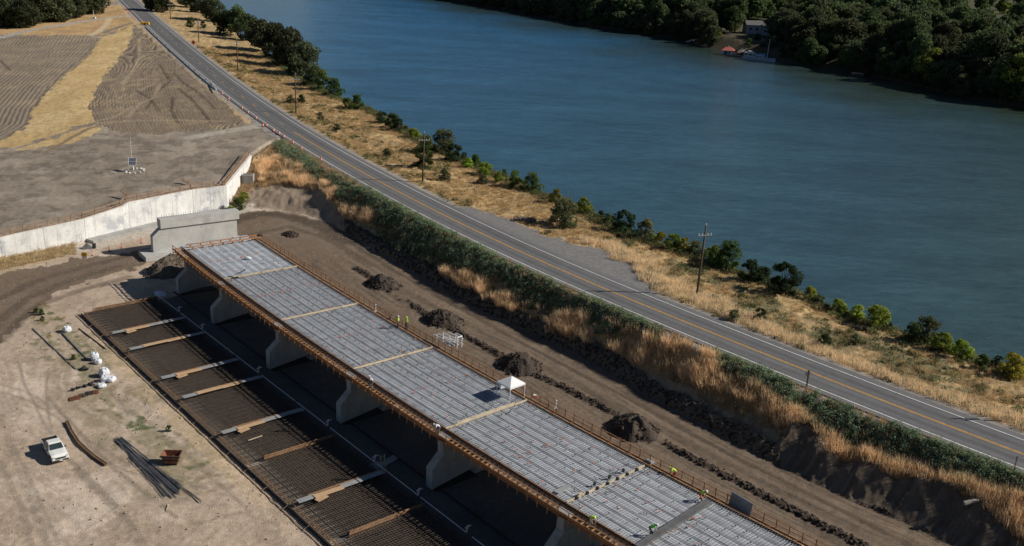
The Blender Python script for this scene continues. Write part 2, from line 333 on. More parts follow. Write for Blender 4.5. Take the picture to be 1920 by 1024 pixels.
# fan-shaped survey grid, finer where the place was looked at closely
ys = [-20.]
while ys[-1] < 9000:
    y = ys[-1]; ys.append(y+(.9 if y < 66 else max(.19, y*y/60000.) if y < 1500 else y*.12))
ys = np.array(ys); ts = np.linspace(-.64, .64, 1290)
YY, TT = np.meshgrid(ys, ts, indexing='ij'); XX = TT*(YY+62)
ZZ, A = terrain(XX, YY)
px, py = PXY(XX, YY, ZZ)
u, v, dC, dK, dS, dT, dF, inF = (A[k] for k in ('u', 'v', 'dC', 'dK', 'dS', 'dT', 'dF', 'inF'))
inF = inF & (dC < -3); n1 = fbm(XX, YY, 9, 4, 1); n2 = fbm(XX, YY, 1.6, 4, 5); n3 = fbm(XX, YY, 40, 3, 9); n4 = fbm(XX, YY, .5, 2, 13)
jx = (fbm(XX, YY, 3, 3, 21)-.5)*2; jy = (fbm(XX, YY, 3, 3, 31)-.5)*2
ppm = 10.8*(160+py-.051*(px-960)).clip(40)/697
jpx = px+jx*ppm*1.6; jpy = py+jy*ppm*.8
msk = {k: inpoly(jpx, jpy, p) for k, p in PG.items()}
def C(*c): return np.array(c)
col = np.empty(XX.shape+(3,)); near = YY < 1500
def setc(m, c, k=1.):
    c = C(*c); kk = (np.ones(XX.shape)*k)[m][:, None]; col[m] = col[m]*(1-kk)+c*kk
# yard
col[:] = C(.42, .335, .262)
setc(np.ones_like(inF), (.56, .465, .385), ss(.45, .66, n1)*.7)
setc(np.ones_like(inF), (.31, .245, .185), ss(.5, .62, fbm(XX, YY, 4, 4, 77))*.6)
wzone = (~inF) & (v < -23.6) & (v > -37) & (u > -48) & (u < 6)
setc(wzone, (.27, .225, .15), .85*ss(.46, .6, fbm(XX, YY, 2.6, 5, 46))*ss(-37, -32, v)); setc(wzone, (.13, .135, .07), .8*ss(.58, .68, fbm(XX, YY, 1.7, 5, 47))*ss(-37, -31, v))
sa = (XX*math.cos(AS)+YY*math.sin(AS)); sb = (-XX*math.sin(AS)+YY*math.cos(AS)); wb = (n3-.5)*14+(n1-.5)*1.5; strk = vn((sb+wb)*1.5, sa/22, 71)*.6+vn((sb+wb)*3.6, sa/12, 72)*.4
setc(~inF, (.30, .235, .18), .42*ss(.58, .75, strk)*ss(.4, .6, n3)); setc(~inF, (.60, .51, .43), .3*ss(.6, .75, vn((sb+wb)*2.6+3, sa/17, 73))*ss(.4, .6, n1))
def stripe(pts, wdt, c, k, z=0., rough=.5):
    d, _, _ = seg_dist(XX, YY, rR(z, pts)); m = d < wdt*2
    setc(m, c, k*(1-ss(wdt*.5, wdt*1.3, d+(n2-.5)*rough*wdt))*(.6+.6*n1)); return d, m
weed = msk['weeds'] & ~inF
setc(weed, (.24, .215, .14), .75*ss(.38, .6, n2)); setc(weed, (.09, .115, .05), .9*ss(.60, .70, fbm(XX, YY, 2.2, 4, 44)))
setc((~inF) & (v < -22) & (v > -26) & (u > -50), (.50, .38, .25), .6*ss(.3, .6, n1))
# far earth, grass default for river side and upland
upl = (dC > 0) | (dS > -2)
setc(upl, (.36, .25, .13), 1.)
setc(upl, (.46, .33, .17), ss(.45, .62, n1)*.8); setc(upl, (.20, .155, .09), ss(.5, .62, n2)*.6)
setc((dS > -6), (.05, .045, .032), .95); setc(dS > 25, (.07, .07, .04), .9)  # tree shade on the far bank is put into the dark ground colour
bench = (dC > 6) & (dK < 3)
setc(bench & msk['sage'], (.13, .13, .075), .85*ss(.36, .52, fbm(XX, YY, 5, 4, 55)))
setc(bench & msk['tan'], (.55, .40, .24), .85)
setc(bench & (dK > -5), (.25, .20, .09), .6*ss(.4, .6, n2))
# embankment
emb = (dC < -5) & (dT > 0) & ~inF
setc(emb, (.33, .245, .155), 1.); setc(emb, (.13, .095, .06), ss(.4, .6, n2)*.7)
setc(emb & (msk['green'] | msk['green2']), (.13, .12, .075), .85)
setc(emb & (msk['reed'] | msk['reed2']), (.40, .26, .12), .8)
setc(emb & msk['soil_mound'], (.25, .20, .155), .9)
push = msk['push'] & emb
setc(push, (.125, .096, .072), 1.)
edge = emb & (dT < 2.2+2.5*(n1-.5))
edge &= ~((px < 645) & (py < 440)); setc(edge, (.135, .105, .08), .85)
# track
trk = msk['track'] & ~inF & (dT < .4) & ~((v < 6) & (v > -24) & (u > -55))
setc(trk, (.14, .105, .078), .93)
lanes = np.where(u > -56, dT, dT*.8)
st1 = vn(lanes*2.2, A['stT']/14, 3); st2 = vn(lanes*4.5, A['stT']/9, 4)
setc(trk & (u > -58), (.215, .166, .125), .85*ss(.42, .8, st1*.6+st2*.4)*ss(-16, -4, dT+0*u)*ss(0, -2.2, dT))
setc(trk & (u > -58), (.075, .057, .045), .55*ss(.55, .8, st2))
setc(trk & (u <= -58), (.20, .16, .122), .5*ss(.45, .75, n1))
rb = (~inF) & (dT < 0) & (v > 6) & (u > -56)
setc(rb & ~trk, (.15, .116, .087), 1.)
for L_, w_, c_, k_ in (([(405, 432), (440, 412), (490, 402), (540, 404), (600, 425), (660, 455)], 2.2, (.07, .053, .041), .8), ([(470, 440), (540, 425), (620, 450), (700, 500)], 1.0, (.085, .066, .05), .6), ([(640, 445), (800, 545), (1000, 655), (1200, 760), (1400, 870), (1600, 970), (1700, 1020)], .5, (.075, .058, .045), .75), ([(700, 520), (860, 600), (1040, 700), (1240, 805), (1440, 910), (1600, 990)], .7, (.08, .062, .048), .5)):
    d_, _, _ = seg_dist(XX, YY, rR(.4, L_)); setc((d_ < w_*2) & (dT < 0) & (v > 6.5) | (d_ < w_*2) & (dT < 0) & (u < -57), c_, k_*(1-ss(w_*.4, w_*1.4, d_+(n2-.5)*w_)))
dW, _, _ = seg_dist(XX, YY, WIND)
setc(rb & (dW < 1.3), (.055, .042, .033), ss(.36, .46, n1)*(1-ss(.3, .9, dW+(n2-.5)*1.1)))
# ground of the field side
setc(inF, (.25, .21, .172), 1.); setc(inF, (.33, .285, .235), ss(.45, .6, n1)*.7); setc(inF, (.13, .108, .088), ss(.52, .62, fbm(XX, YY, 3, 4, 88))*.55)
ff = inF & (py < 300)
def furrow(left, right, N, z=4.5):
    dl, _, _ = seg_dist(XX, YY, rR(z, left)); dr, _, _ = seg_dist(XX, YY, rR(z, right))
    t = dl/(dl+dr+.01); return t
L2 = [(250, 50), (241, 85), (220, 112), (196, 140), (180, 165), (168, 190), (166, 208), (180, 236), (190, 262)]
R2 = [(262, 50), (283, 72), (318, 100), (348, 128), (390, 150), (418, 183), (440, 210), (462, 240)]
t2 = furrow(L2, R2, 40, 4.5)+.012*(n1-.5)
ph2 = t2*46*2*math.pi
f2 = msk['field2'] & inF
fur = np.zeros(XX.shape)
setc(f2, (.235, .188, .142), 1.); setc(f2, (.33, .26, .17), .7*ss(.5, .7, fbm(XX, YY, 5, 4, 66)))
wv = .5+.5*np.sin(ph2+3*(n1-.5))
setc(f2, (.085, .065, .05), .9*ss(.55, .9, wv)*(.35+.9*vn(t2*46, A['stC']/30, 8)))
fur = np.where(f2, -.14*ss(.5, .9, wv), fur)
L1 = [(190, 66), (186, 74), (178, 92), (158, 113), (128, 137), (90, 172), (62, 208), (48, 238), (0, 266)]
d1f, _, _ = seg_dist(XX, YY, rR(3.6, L1)); f1 = msk['field1'] & inF
setc(f1, (.225, .185, .145), 1.); setc(f1, (.32, .255, .175), .6*ss(.45, .7, fbm(XX, YY, 8, 4, 67)))
wv1 = .5+.5*np.sin(d1f*2*math.pi/1.35+4*(n1-.5))
setc(f1, (.125, .10, .08), .6*ss(.55, .9, wv1)*(.35+.9*vn(d1f/2, A['stC']/30, 9)))
fur = np.where(f1, -.12*ss(.5, .9, wv1), fur)
gd = (msk['gold'] | msk['gold2']) & inF & ~f1 & ~f2
setc(gd, (.47, .335, .165), 1.); setc(gd, (.56, .42, .23), .7*ss(.45, .6, n1)); setc(gd, (.27, .20, .10), .4*ss(.55, .65, n2))
upg = inF & msk['upper'] & ~gd & ~f1 & ~f2
setc(upg, (.46, .31, .16), 1.); setc(upg, (.30, .20, .11), .6*ss(.48, .6, fbm(XX, YY, 6, 4, 69)))
setc(inF & (dC > -8.5) & (px < 470) & (py < 232) & ~(msk['field2'] & (dC < -7)), (.45, .32, .18), .9)
for L, wdt, c in (([(-60, 72), (0, 67), (60, 56), (120, 48), (180, 39), (245, 34), (262, 42)], 2.4, (.34, .33, .32)),
                  ([(205, 38), (200, 50), (185, 62), (170, 68)], 1.6, (.52, .42, .28)),
                  ([(180, 8), (215, 12), (232, 8)], 5, (.2, .2, .2)),
                  ([(195, 64), (220, 56), (248, 48)], 1.5, (.16, .15, .15)),
                  ([(355, 262), (400, 256), (450, 250), (490, 246)], 2.2, (.40, .36, .31)),
                  ([(85, 282), (160, 245), (190, 236)], .8, (.2, .15, .1))):
    stripe(L, wdt, c, .95, 5.)
for L in ([(255, 175), (280, 190), (300, 215)], [(330, 120), (350, 138), (372, 150)], [(325, 145), (345, 165), (380, 190), (405, 215)], [(300, 130), (315, 155)], [(335, 175), (360, 195), (385, 225), (395, 238)], [(325, 190), (322, 215), (335, 238)], [(275, 210), (300, 175), (320, 160)], [(0, 112), (10, 122), (20, 132)]):
    stripe(L, .5, (.075, .06, .047), .85, 4.5)
for L in ([(230, 165), (262, 120), (262, 80)], [(240, 225), (262, 200), (290, 190), (300, 165)], [(190, 235), (250, 232), (330, 232), (420, 238)], [(180, 232), (215, 225), (250, 205)]):
    stripe(L, .8, (.36, .29, .20), .6, 4.5)
# tyre marks in the yard
for L, wdt, k in (([(37, 682), (45, 720), (62, 750), (80, 790), (97, 815)], .22, .5), ([(92, 690), (86, 730), (90, 770), (98, 812)], .22, .5),
                  ([(130, 862), (175, 905), (220, 950), (260, 1000), (280, 1040)], .35, .55), ([(0, 780), (30, 860), (60, 940), (90, 1024)], .5, .35), ([(0, 865), (40, 950), (60, 1024)], .35, .35),
                  ([(90, 745), (130, 790), (170, 835), (215, 880), (280, 930), (330, 970)], .3, .6), ([(30, 840), (70, 930), (110, 1020)], .3, .4),
                  ([(140, 880), (190, 930), (235, 980), (262, 1024)], .3, .45), ([(0, 720), (50, 735), (110, 770), (160, 820), (230, 865), (330, 900), (430, 930)], .25, .4), ([(0, 735), (50, 750), (108, 783), (155, 832), (225, 878), (325, 914)], .25, .4), ([(170, 690), (230, 760), (300, 810), (380, 880), (470, 960)], .3, .35), ([(20, 660), (70, 640), (130, 650), (200, 700), (240, 780)], .2, .35), ([(330, 1024), (380, 980), (450, 960), (520, 985)], .3, .35), ([(150, 1000), (220, 950), (320, 930), (400, 950)], .25, .3)):
    stripe(L, wdt, (.19, .155, .125), k)
for L in ([(0, 640), (40, 600), (80, 570), (150, 545), (240, 520)], [(0, 560), (60, 530), (140, 505), (240, 480), (310, 465)], [(0, 600), (50, 560), (120, 530), (220, 500)]):
    stripe(L, 1.0, (.085, .065, .05), .65)
setc((~inF) & (dF > -9) & (px < 430) & (py > 380), (.40, .30, .175), .75*ss(.4, .6, n2)*(1-ss(5, 9, -dF))*(px < 130))
setc((~inF) & (dF > -5.5) & (px > 140) & (px < 480) & (dT < 1), (.46, .41, .35), .9)
# under the bridge
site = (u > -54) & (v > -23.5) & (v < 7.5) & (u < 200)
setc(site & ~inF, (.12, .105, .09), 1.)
# road shoulder gravel
sh = (np.abs(dC) > 4.6) & (np.abs(dC) < 6.6+1.2*(n2-.5))
setc(sh, (.27, .26, .25), .85); setc((dC > 0) & msk['turnout'] & (dC > 3), (.165, .165, .172), .95)
# relief
h = (n2-.5)*.16+(n4-.5)*.06
h += np.where(emb, (n1-.5)*1.2*ss(0, 3, dT)*ss(-6, -8.5, dC)+(n2-.5)*.7*ss(0, 2, dT)*ss(-6, -8, dC), 0)
h += np.where(edge & ~push, .45*ss(.2, 1.0, dT)*(1-ss(1.6, 3.0, dT))+(n4-.5)*.35+(n2-.5)*.5, 0)
h += np.where(bench, ((n1-.5)*1.1+(n2-.5)*.5)*ss(6.5, 11, dC), 0)
h += np.where(rb & (dW < 1.6), (.30+.4*(n4-.5)+.4*(n2-.5))*ss(.38, .5, n1)*.8*(1-ss(.15, .8, dW+(n2-.5)*.9)), 0)
h += np.where(trk & (u > -58), -.05*ss(.5, .85, st2), 0)
ds = A['stT']; scal = np.abs(((ds/6.2+ (n1-.5)*.5) % 1)-.5)*2
h += np.where(push, ((1-scal**1.8)*.7+.1)*ss(0, 3.0, dT)*ss(8.5, 5.5, dT)+(n4-.5)*.08+.22*vn(ds*1.6, dT*.2, 15), 0)
col[push] *= (.75+.6*(vn(ds*3.5, dT*.15, 12)))[push][:, None]
h += np.where(msk['soil_mound'] & emb, (n1-.5)*2.0, 0)
h += fur*1.3
roadm = np.abs(dC) < 6
h = np.where(roadm, 0, h)*np.where(site, .15, 1)
tn = inF & (py > 245); h += np.where(tn, (n1-.5)*.7*ss(2, 8, dF), 0)
h = np.where(inF & (dF < 2), np.minimum(h, 0), h)
h = np.where(msk['turnout'] & (dC > 0), h*.15, h)
col *= (.86+.28*n4)[..., None]
ZZ = ZZ+h
gm = col.mean(-1, keepdims=True); col = np.clip((gm+(col-gm)*1.0)*1.17*C(1.0, 1., 1.), .01, .9)
nr, nc = XX.shape
idx = np.arange(nr*nc).reshape(nr, nc)
Fq = np.stack([idx[:-1, :-1], idx[:-1, 1:], idx[1:, 1:], idx[1:, :-1]], -1).reshape(-1, 4)
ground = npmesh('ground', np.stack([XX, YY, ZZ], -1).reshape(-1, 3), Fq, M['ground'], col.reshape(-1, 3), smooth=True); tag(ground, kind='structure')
print('terrain verts', nr*nc)
def gz(x, y):
    """height of the finished ground"""
    i = int(np.clip(np.searchsorted(ys, y)-1, 0, nr-2)); t = x/(y+62); j = int(np.clip((t+.64)/1.28*1289, 0, nc-2))
    fy = (y-ys[i])/(ys[i+1]-ys[i]); fx = (t+.64)/1.28*1289-j
    return float((ZZ[i, j]*(1-fx)+ZZ[i, j+1]*fx)*(1-fy)+(ZZ[i+1, j]*(1-fx)+ZZ[i+1, j+1]*fx)*fy)
def G(px_, py_, z=0.):
    """a photo point resolved on the finished ground"""
    z = 8.2
    while z > -4:
        x, y = W(px_, py_, z); g = gz(x, y)
        if g >= z: break
        z -= .06
    return Vector((x, y, max(g, -1.05)))
# ------------------------------------------------------------------ water
m, nt, p = newmat('river_water'); tc = nt.nodes.new('ShaderNodeTexCoord')
mp = nt.nodes.new('ShaderNodeMapping'); mp.inputs['Scale'].default_value = (.55, 1, 1); mp.inputs['Rotation'].default_value = (0, 0, .3); nt.links.new(tc.outputs['Object'], mp.inputs[0])
a1 = noise(nt, .42, 9, .75, mp.outputs[0]); mp2 = nt.nodes.new('ShaderNodeMapping'); mp2.inputs['Scale'].default_value = (.4, 1, 1); mp2.inputs['Rotation'].default_value = (0, 0, .35); nt.links.new(tc.outputs['Object'], mp2.inputs[0]); a2 = noise(nt, .045, 9, .78, mp2.outputs[0]); a3 = noise(nt, .55, 6, .8, mp2.outputs[0])
b1 = nt.nodes.new('ShaderNodeBump'); b1.inputs['Strength'].default_value = .8; b1.inputs['Distance'].default_value = .42; nt.links.new(a1.outputs[0], b1.inputs['Height'])
nt.links.new(b1.outputs[0], p.inputs['Normal'])
sx = nt.nodes.new('ShaderNodeSeparateXYZ'); nt.links.new(tc.outputs['Object'], sx.inputs[0]); dm = nt.nodes.new('ShaderNodeMath'); dm.operation = 'MULTIPLY_ADD'; dm.inputs[1].default_value = -.45; nt.links.new(sx.outputs[1], dm.inputs[0]); nt.links.new(sx.outputs[0], dm.inputs[2])
# sky reflection put into the base colour: bluer upstream, greener downstream
mxw = nt.nodes.new('ShaderNodeMix'); mxw.data_type = 'RGBA'; nt.links.new(ramp(nt, dm.outputs[0], -330, 10), mxw.inputs[0]); mxw.inputs[6].default_value = (.034, .150, .315, 1); mxw.inputs[7].default_value = (.048, .094, .104, 1)
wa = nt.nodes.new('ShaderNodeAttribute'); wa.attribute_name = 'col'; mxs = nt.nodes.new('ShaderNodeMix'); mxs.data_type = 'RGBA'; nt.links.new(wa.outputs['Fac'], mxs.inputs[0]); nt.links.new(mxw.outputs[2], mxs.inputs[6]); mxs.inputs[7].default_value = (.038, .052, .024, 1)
nt.links.new(mul(nt, mxs.outputs[2], ramp(nt, a2.outputs[0], .35, .65, .78, 1.25)), p.inputs['Base Color']); nt.links.new(mul(nt, p.inputs['Base Color'].links[0].from_socket, ramp(nt, a3.outputs[0], .35, .65, .80, 1.22)), p.inputs['Base Color'])
nt.links.new(ramp(nt, a2.outputs[0], .35, .65, .06, .12), p.inputs['Roughness']); p.inputs['IOR'].default_value = 1.7; p.inputs['Specular Tint'].default_value = (.5, .78, 1.0, 1)
M['water'] = m
ry, rx = np.meshgrid(np.r_[np.arange(60, 900, 12.), np.arange(900, 7000, 150.)], np.linspace(-1, 1, 160), indexing='ij'); rx = rx*(ry*.75+330)+40
rdS, rsS, _ = seg_dist(rx, ry, SH); rdS = rdS*rsS   # distance off the far shore, riverward positive
tree_refl = 1-ss(5, 75, rdS+(fbm(rx, ry, 45, 4, 33)-.5)*90); ri = np.arange(rx.size).reshape(rx.shape)  # reflection of the far trees, painted as dark green along the shore
river = npmesh('river', np.stack([rx, ry, np.full(rx.shape, -1.)], -1).reshape(-1, 3), np.stack([ri[:-1, :-1], ri[:-1, 1:], ri[1:, 1:], ri[1:, :-1]], -1).reshape(-1, 4), M['water'], np.repeat(tree_refl.reshape(-1, 1), 3, 1)*.85); tag(river, kind='structure')
# ------------------------------------------------------------------ highway
def strip(name, pts, o0, o1, z, m, parent=None, dash=None):
    V = []; Fc = []; L = 0; prev = None; run = []
    P = [np.array(p) for p in pts]
    # resample evenly
    out = [P[0]]
    for a, b in zip(P[:-1], P[1:]):
        n = max(1, int(np.linalg.norm(b-a)/1.5)); out += [a+(b-a)*k/n for k in range(1, n+1)]
    st = 0
    for i, p_ in enumerate(out):
        t = out[min(i+1, len(out)-1)]-out[max(i-1, 0)]; t = t/np.linalg.norm(t); n_ = np.array((-t[1], t[0]))
        if i: st += np.linalg.norm(p_-out[i-1])
        V += [(*(p_+n_*o0), z), (*(p_+n_*o1), z)]
        if i and (dash is None or dash(st, p_)): Fc.append((2*i-2, 2*i-1, 2*i+1, 2*i))
    return MB().add(V, Fc).build(name, m, parent)
# left of travel is the river side
RA = [np.array(ROAD[0])]
for a, b in zip(ROAD[:-1], ROAD[1:]):
    a, b = np.array(a), np.array(b); n = max(1, int(np.linalg.norm(b-a)/1.5)); RA += [a+(b-a)*k/n for k in range(1, n+1)]
RA = np.array(RA); tg = np.gradient(RA, axis=0); tg /= np.linalg.norm(tg, axis=1)[:, None]; nm_ = np.stack([-tg[:, 1], tg[:, 0]], 1); lat = np.linspace(-4.75, 5.0, 40)
Vr = RA[:, None, :]+nm_[:, None, :]*lat[None, :, None]; Vr = np.concatenate([Vr, np.full(Vr.shape[:2]+(1,), ZR)], 2); ii = np.arange(Vr.shape[0]*40).reshape(-1, 40)
wp = sum(np.exp(-((lat-c_)/.33)**2) for c_ in (-2.75, -1.05, 1.05, 2.75)); sg_ = np.arange(len(RA))[:, None]*1.5
cr_ = .128*(1+.20*wp[None]-.10*np.exp(-((lat[None]-1.9)/.4)**2)-.10*np.exp(-((lat[None]+1.9)/.4)**2))*(.9+.22*vn(sg_/26+0*lat[None], lat[None]*.7+50, 61))*(1+.25*(np.abs(lat[None]) > 3.95))
road = npmesh('highway', Vr.reshape(-1, 3), np.stack([ii[:-1, :-1], ii[1:, :-1], ii[1:, 1:], ii[:-1, 1:]], -1).reshape(-1, 4), mat_attr('asphalt_wear', .9, .10, .5, .15, .02), (cr_.ravel()[:, None]*np.array((1, 1, 1.06)))); tag(road, kind='structure')
lay = {}
for nm, o0, o1, mm, dash in (('edge_line', -3.78, -3.60, 'white_paint', None), ('edge_line', 3.60, 3.76, 'white_paint', None),
                       ('centre_line', -.20, -.07, 'yellow_paint', lambda s, p: p[1] < 262), ('centre_line', .07, .20, 'yellow_paint', lambda s, p: p[1] < 262),
                       ('centre_line', -.09, .09, 'yellow_paint', lambda s, p: p[1] >= 262 and s % 14 < 4)):
    o = strip(nm, ROAD, o0, o1, ZR+.006, M[mm], None, dash); tag(o, kind='structure')
for o0, o1 in ((-2.6, -2.2), (-1.3, -.9), (1.0, 1.5), (2.3, 2.8)):   # polished wheel paths
    pass
# ------------------------------------------------------------------ bridge
bridge = thing('bridge', 'long concrete bridge under construction with grey rebar deck and orange timber rails', 'bridge')
JU = [-56.5, -39.3, -19.6, 0, 19.6, 39.2, 58.8, 78.4]
ZD = 7.0; NG = 9; GW = 12.2/NG
def arcbox(mb, u0, u1, v0, v1, z0, z1, n=3):
    us = np.linspace(u0, u1, n+1)
    V = [B(a, b, c) for a in us for b, c in ((v0, z0), (v1, z0), (v1, z1), (v0, z1))]
    Fc = [(4*i+k, 4*i+(k+1) % 4, 4*i+4+(k+1) % 4, 4*i+4+k) for i in range(n) for k in range(4)]+[(0, 1, 2, 3), (4*n, 4*n+1, 4*n+2, 4*n+3)]
    mb.add(V, Fc); return mb
# piers
def pier(u0, first=False):
    th = 1.15; prof = [(-8.5, .1), (-8.5, 2.7), (-6.75, 4.3), (6.75, 4.3), (8.5, 2.7), (8.5, .1), (2.1, .75), (2.1, -.4), (-2.1, -.4), (-2.1, .75)]
    pb = MB(); a = B(u0, 0); t = (B(u0+.1, 0)-B(u0-.1, 0)).normalized()
    pts = [B(u0, v_, z_) for v_, z_ in prof]
    # split in convex pieces: the upper wall and the foot
    up_ = [B(u0, v_, z_) for v_, z_ in [(-8.5, .1), (-8.5, 2.7), (-6.75, 4.3), (6.75, 4.3), (8.5, 2.7), (8.5, .12), (2.1, 1.0), (-2.1, 1.0)]]
    pb.prism(up_, -t*th/2, t*th/2)
    pb.prism([B(u0, -2.1, 1.002), B(u0, 2.1, 1.002), B(u0, 2.1, -.4), B(u0, -2.1, -.4)], -t*(th/2-.01), t*(th/2-.01))
    o = pb.build('pier', M['concrete'], bridge, bevel=.03)
    arcbox(MB(), u0-1.0, u0+1.1, -8.3, -2.12, .0, .075, 1).build('pier_shade', M['rubber'], o)  # black sheet on the slab, stands in for shade under the pier nose
    MB().prism([B(u0, -6.95, 4.302), B(u0, -5.6, 4.302), B(u0, -5.6, 6.0), B(u0, -6.95, 6.0)], -t*.5, t*.5).prism([B(u0, 5.6, 4.302), B(u0, 6.95, 4.302), B(u0, 6.95, 6.0), B(u0, 5.6, 6.0)], -t*.5, t*.5).prism([B(u0, -5.59, 4.302), B(u0, 5.59, 4.302), B(u0, 5.59, 5.98), B(u0, -5.59, 5.98)], -t*.42, t*.42).build('bearing_cap', M['concrete'], o)
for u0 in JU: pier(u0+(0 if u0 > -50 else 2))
for i, (ua, ub) in enumerate(zip(JU[:-1], JU[1:])):
    for k in range(NG):
        v0 = -6.1+k*GW
        e = (-2.2-1.3*((k*37) % 10)/10) if i == 0 else 0
        arcbox(MB(), ua+.12+e, ub-.12, v0+.03, v0+GW-.03, 6.02, ZD-.06).build('girder', M['girder'], bridge)
    # slab forms seen between the girders
    arcbox(MB(), ua+.15, ub-.15, -6.15, 6.15, 6.5, 6.82).build('gap_form', M['beam'], bridge)
    if i:
        rb_ = MB()
        for uu in np.arange(ua+.35, ub-.3, .36):
            rb_.bar(B(uu, -6.35 if i > 0 else -6, 7.02), B(uu, 6.45, 7.02), .024)
        for vv in np.arange(-6, 6.1, .66):
            arcbox(rb_, ua+.2, ub-.2, vv-.013, vv+.013, 7.035, 7.06)
        rb_.build('rebar_mat', M['rebar'], bridge)
        tr = MB()   # raised double bar lines over each girder joint
        for k in range(1, NG):
            vv = -6.1+k*GW
            for dv in (-.04, .04): arcbox(tr, ua+.25, ub-.25, vv+dv-.010, vv+dv+.010, 7.062, 7.08)
        tr.build('stirrup_row', M['rebar'], bridge)
    else:
        tr = MB()
        for k in range(0, NG+1):
            for dv in (-.25, .25):
                if abs(-6.1+k*GW+dv) < 6.05: arcbox(tr, ua+.5, ub-.25, -6.1+k*GW+dv-.012, -6.1+k*GW+dv+.012, 6.955, 6.985)
        for uu in np.arange(ua+4, ub-1, 3.): tr.bar(B(uu, -5.8, 6.995), B(uu, 5.8, 6.995), .015)
        tr.build('rebar_mat', M['rebar'], bridge)
    ch = MB(); cp = MB()
    for uu in np.arange(ua+1, ub-.5, 1.35):
        for k in range(NG):
            q = B(uu+random.uniform(-.2, .2), -6.1+(k+.5)*GW+random.uniform(-.1, .1), 7.1)
            if random.random() < (.62 if i else .15): ch.box(q, (.11, .11, .09), random.random())
            if random.random() < .13: cp.box(q+Vector((random.uniform(-.5, .5), random.uniform(-.5, .5), .06)), (.15, .13, .12), random.random()*3)
    for k in range(NG-1):
        for _ in range(random.choice((0, 2, 3))):
            q = B((ua+ub)/2+random.uniform(-.35, .35), -5+k*1.33+random.uniform(-.3, .3), 7.16)
            cp.box(q, (.14, .11, .14), random.random()*3)
    o = ch.build('bar_chair', M['black'], bridge); o['kind'] = 'stuff'
    o = cp.build('safety_cap', M['cap'], bridge); o['kind'] = 'stuff'
# joint boards over the piers
for k, u0 in enumerate(JU[1:-1]):
    jb = MB()
    if k < 3 or k == 5:
        jb.bar(B(u0, -6.3, 7.10), B(u0, 6.2, 7.10), .11, .2); jb.bar(B(u0+.1, -6.2, 7.04), B(u0+.1, 6.1, 7.04), .05, .12)
    elif k == 3:
        jb.bar(B(u0, -6.3, 7.08), B(u0, -4.6, 7.08), .12, .26); jb.bar(B(u0-.05, -4.6, 7.16), B(u0-.05, 4.2, 7.16), .12, .42); jb.bar(B(u0, 4.2, 7.08), B(u0, 6.2, 7.08), .12, .26)
    else:
        for a in np.linspace(-6.2, 4.6, 8): jb.bar(B(u0, a, 7.14), B(u0, a+1.15, 7.14), .09, .3)
    jb.build('joint_board', M['timber_pale'], bridge)
    if k >= 4:
        kk = MB()
        for a in np.linspace(-6.2, 4.6, 8)[1:]: kk.box(B(u0+.1, a-.2, 7.22), (.28, .26, .28), A0); 
        for a in (-1.5, .8, 3): kk.box(B(u0-.6, a, 7.3), (.2, .22, .4), A0)
        kk.build('formwork_clamp', M['black'], bridge)
    for _ in range(15):
        q = B(u0+random.choice((-1, 1))*random.uniform(.25, 1.4), random.uniform(-5.8, 5.8), 7.05); MB().bar(q, q+Vector((random.uniform(-.5, .5), random.uniform(-.5, .5), random.uniform(.1, .35))), .05).build('splice_bar', M['rebar_brown'], bridge)
# end frame at the far end
ef = MB()
for uu, zz in ((-56.9, 7.55), (-55.7, 7.45)): ef.bar(B(uu, -5.8, zz), B(uu+.2, 7.1, zz), .14, .16)
ef.build('end_beam', M['timber'], bridge)
for a in np.linspace(-5, 5.6, 7):
    MB().box(B(-55.9, a, 7.18), (.35, .22, .42), A0).build('end_bracket', M['timber'], bridge); MB().box(B(-56.9, a, 7.18), (.3, .2, .5), A0).build('end_bracket', M['timber'], bridge)
MB().box(B(-56.4, 7.2, 7.5), (1.0, .6, .3), A0).build('end_cap', M['black'], bridge)
# edge forms and walkways
U0, U1 = -58.5, 79
for s, nm in ((-1, 'left'), (1, 'right')):
    eb = MB(); arcbox(eb, U0+2, U1, s*6.22-.04, s*6.22+.04, (6.78 if s < 0 else 6.4), 7.10, 60).build('edge_form', M['form_dark'], bridge); arcbox(MB(), U0+2, U1, s*6.26-.035, s*6.26+.035, 7.102, 7.15, 60).build('form_lip', M['timber'], bridge)
    db = MB(); 
    for uu in np.arange(U0+3, U1, .3): db.bar(B(uu, s*5.6, 7.09), B(uu, s*6.45, 7.12), .04)
    db.build('edge_bar', M['rebar'], bridge)
wk = MB(); arcbox(wk, U0, U1, -7.60, -7.50, 6.60, 6.76, 60); arcbox(wk, U0, U1, -6.36, -6.29, 6.76, 6.84, 60); arcbox(wk, U0, U1, -7.4, -7.0, 6.1, 6.15, 60)
lw = wk.build('walkway', M['timber'], bridge)
jo = MB()
for uu in np.arange(U0+.3, U1, .75): jo.bar(B(uu, -6.3, 6.72), B(uu, -7.6, 6.68), .12, .12); 
for uu in np.arange(U0+.3, U1, 1.5): jo.bar(B(uu, -6.4, 5.6), B(uu, -7.55, 6.18), .09, .12)
jo.build('joist', M['timber'], lw)
for u0 in JU[1:-1]: arcbox(MB(), u0-.2, u0+1.6, -7.4, -6.6, 6.745, 6.79, 1).build('plank', M['plywood_grey'], lw)
lg = MB(); arcbox(lg, U0, U1, -7.53, -7.47, 7.22, 7.32, 60); arcbox(lg, U0, U1, -7.53, -7.47, 6.75, 6.83, 60); lg = lg.build('guard_rail', M['timber'], bridge)
for uu in np.arange(U0+.4, U1, 1.5): MB().bar(B(uu, -7.62, 5.75), B(uu, -7.62, 7.4), .10).build('post', M['timber'], lg)
rw = MB(); arcbox(rw, U0, U1, 6.3, 7.62, 6.4, 6.46, 60); rw = rw.build('walkway', M['plywood'], bridge)
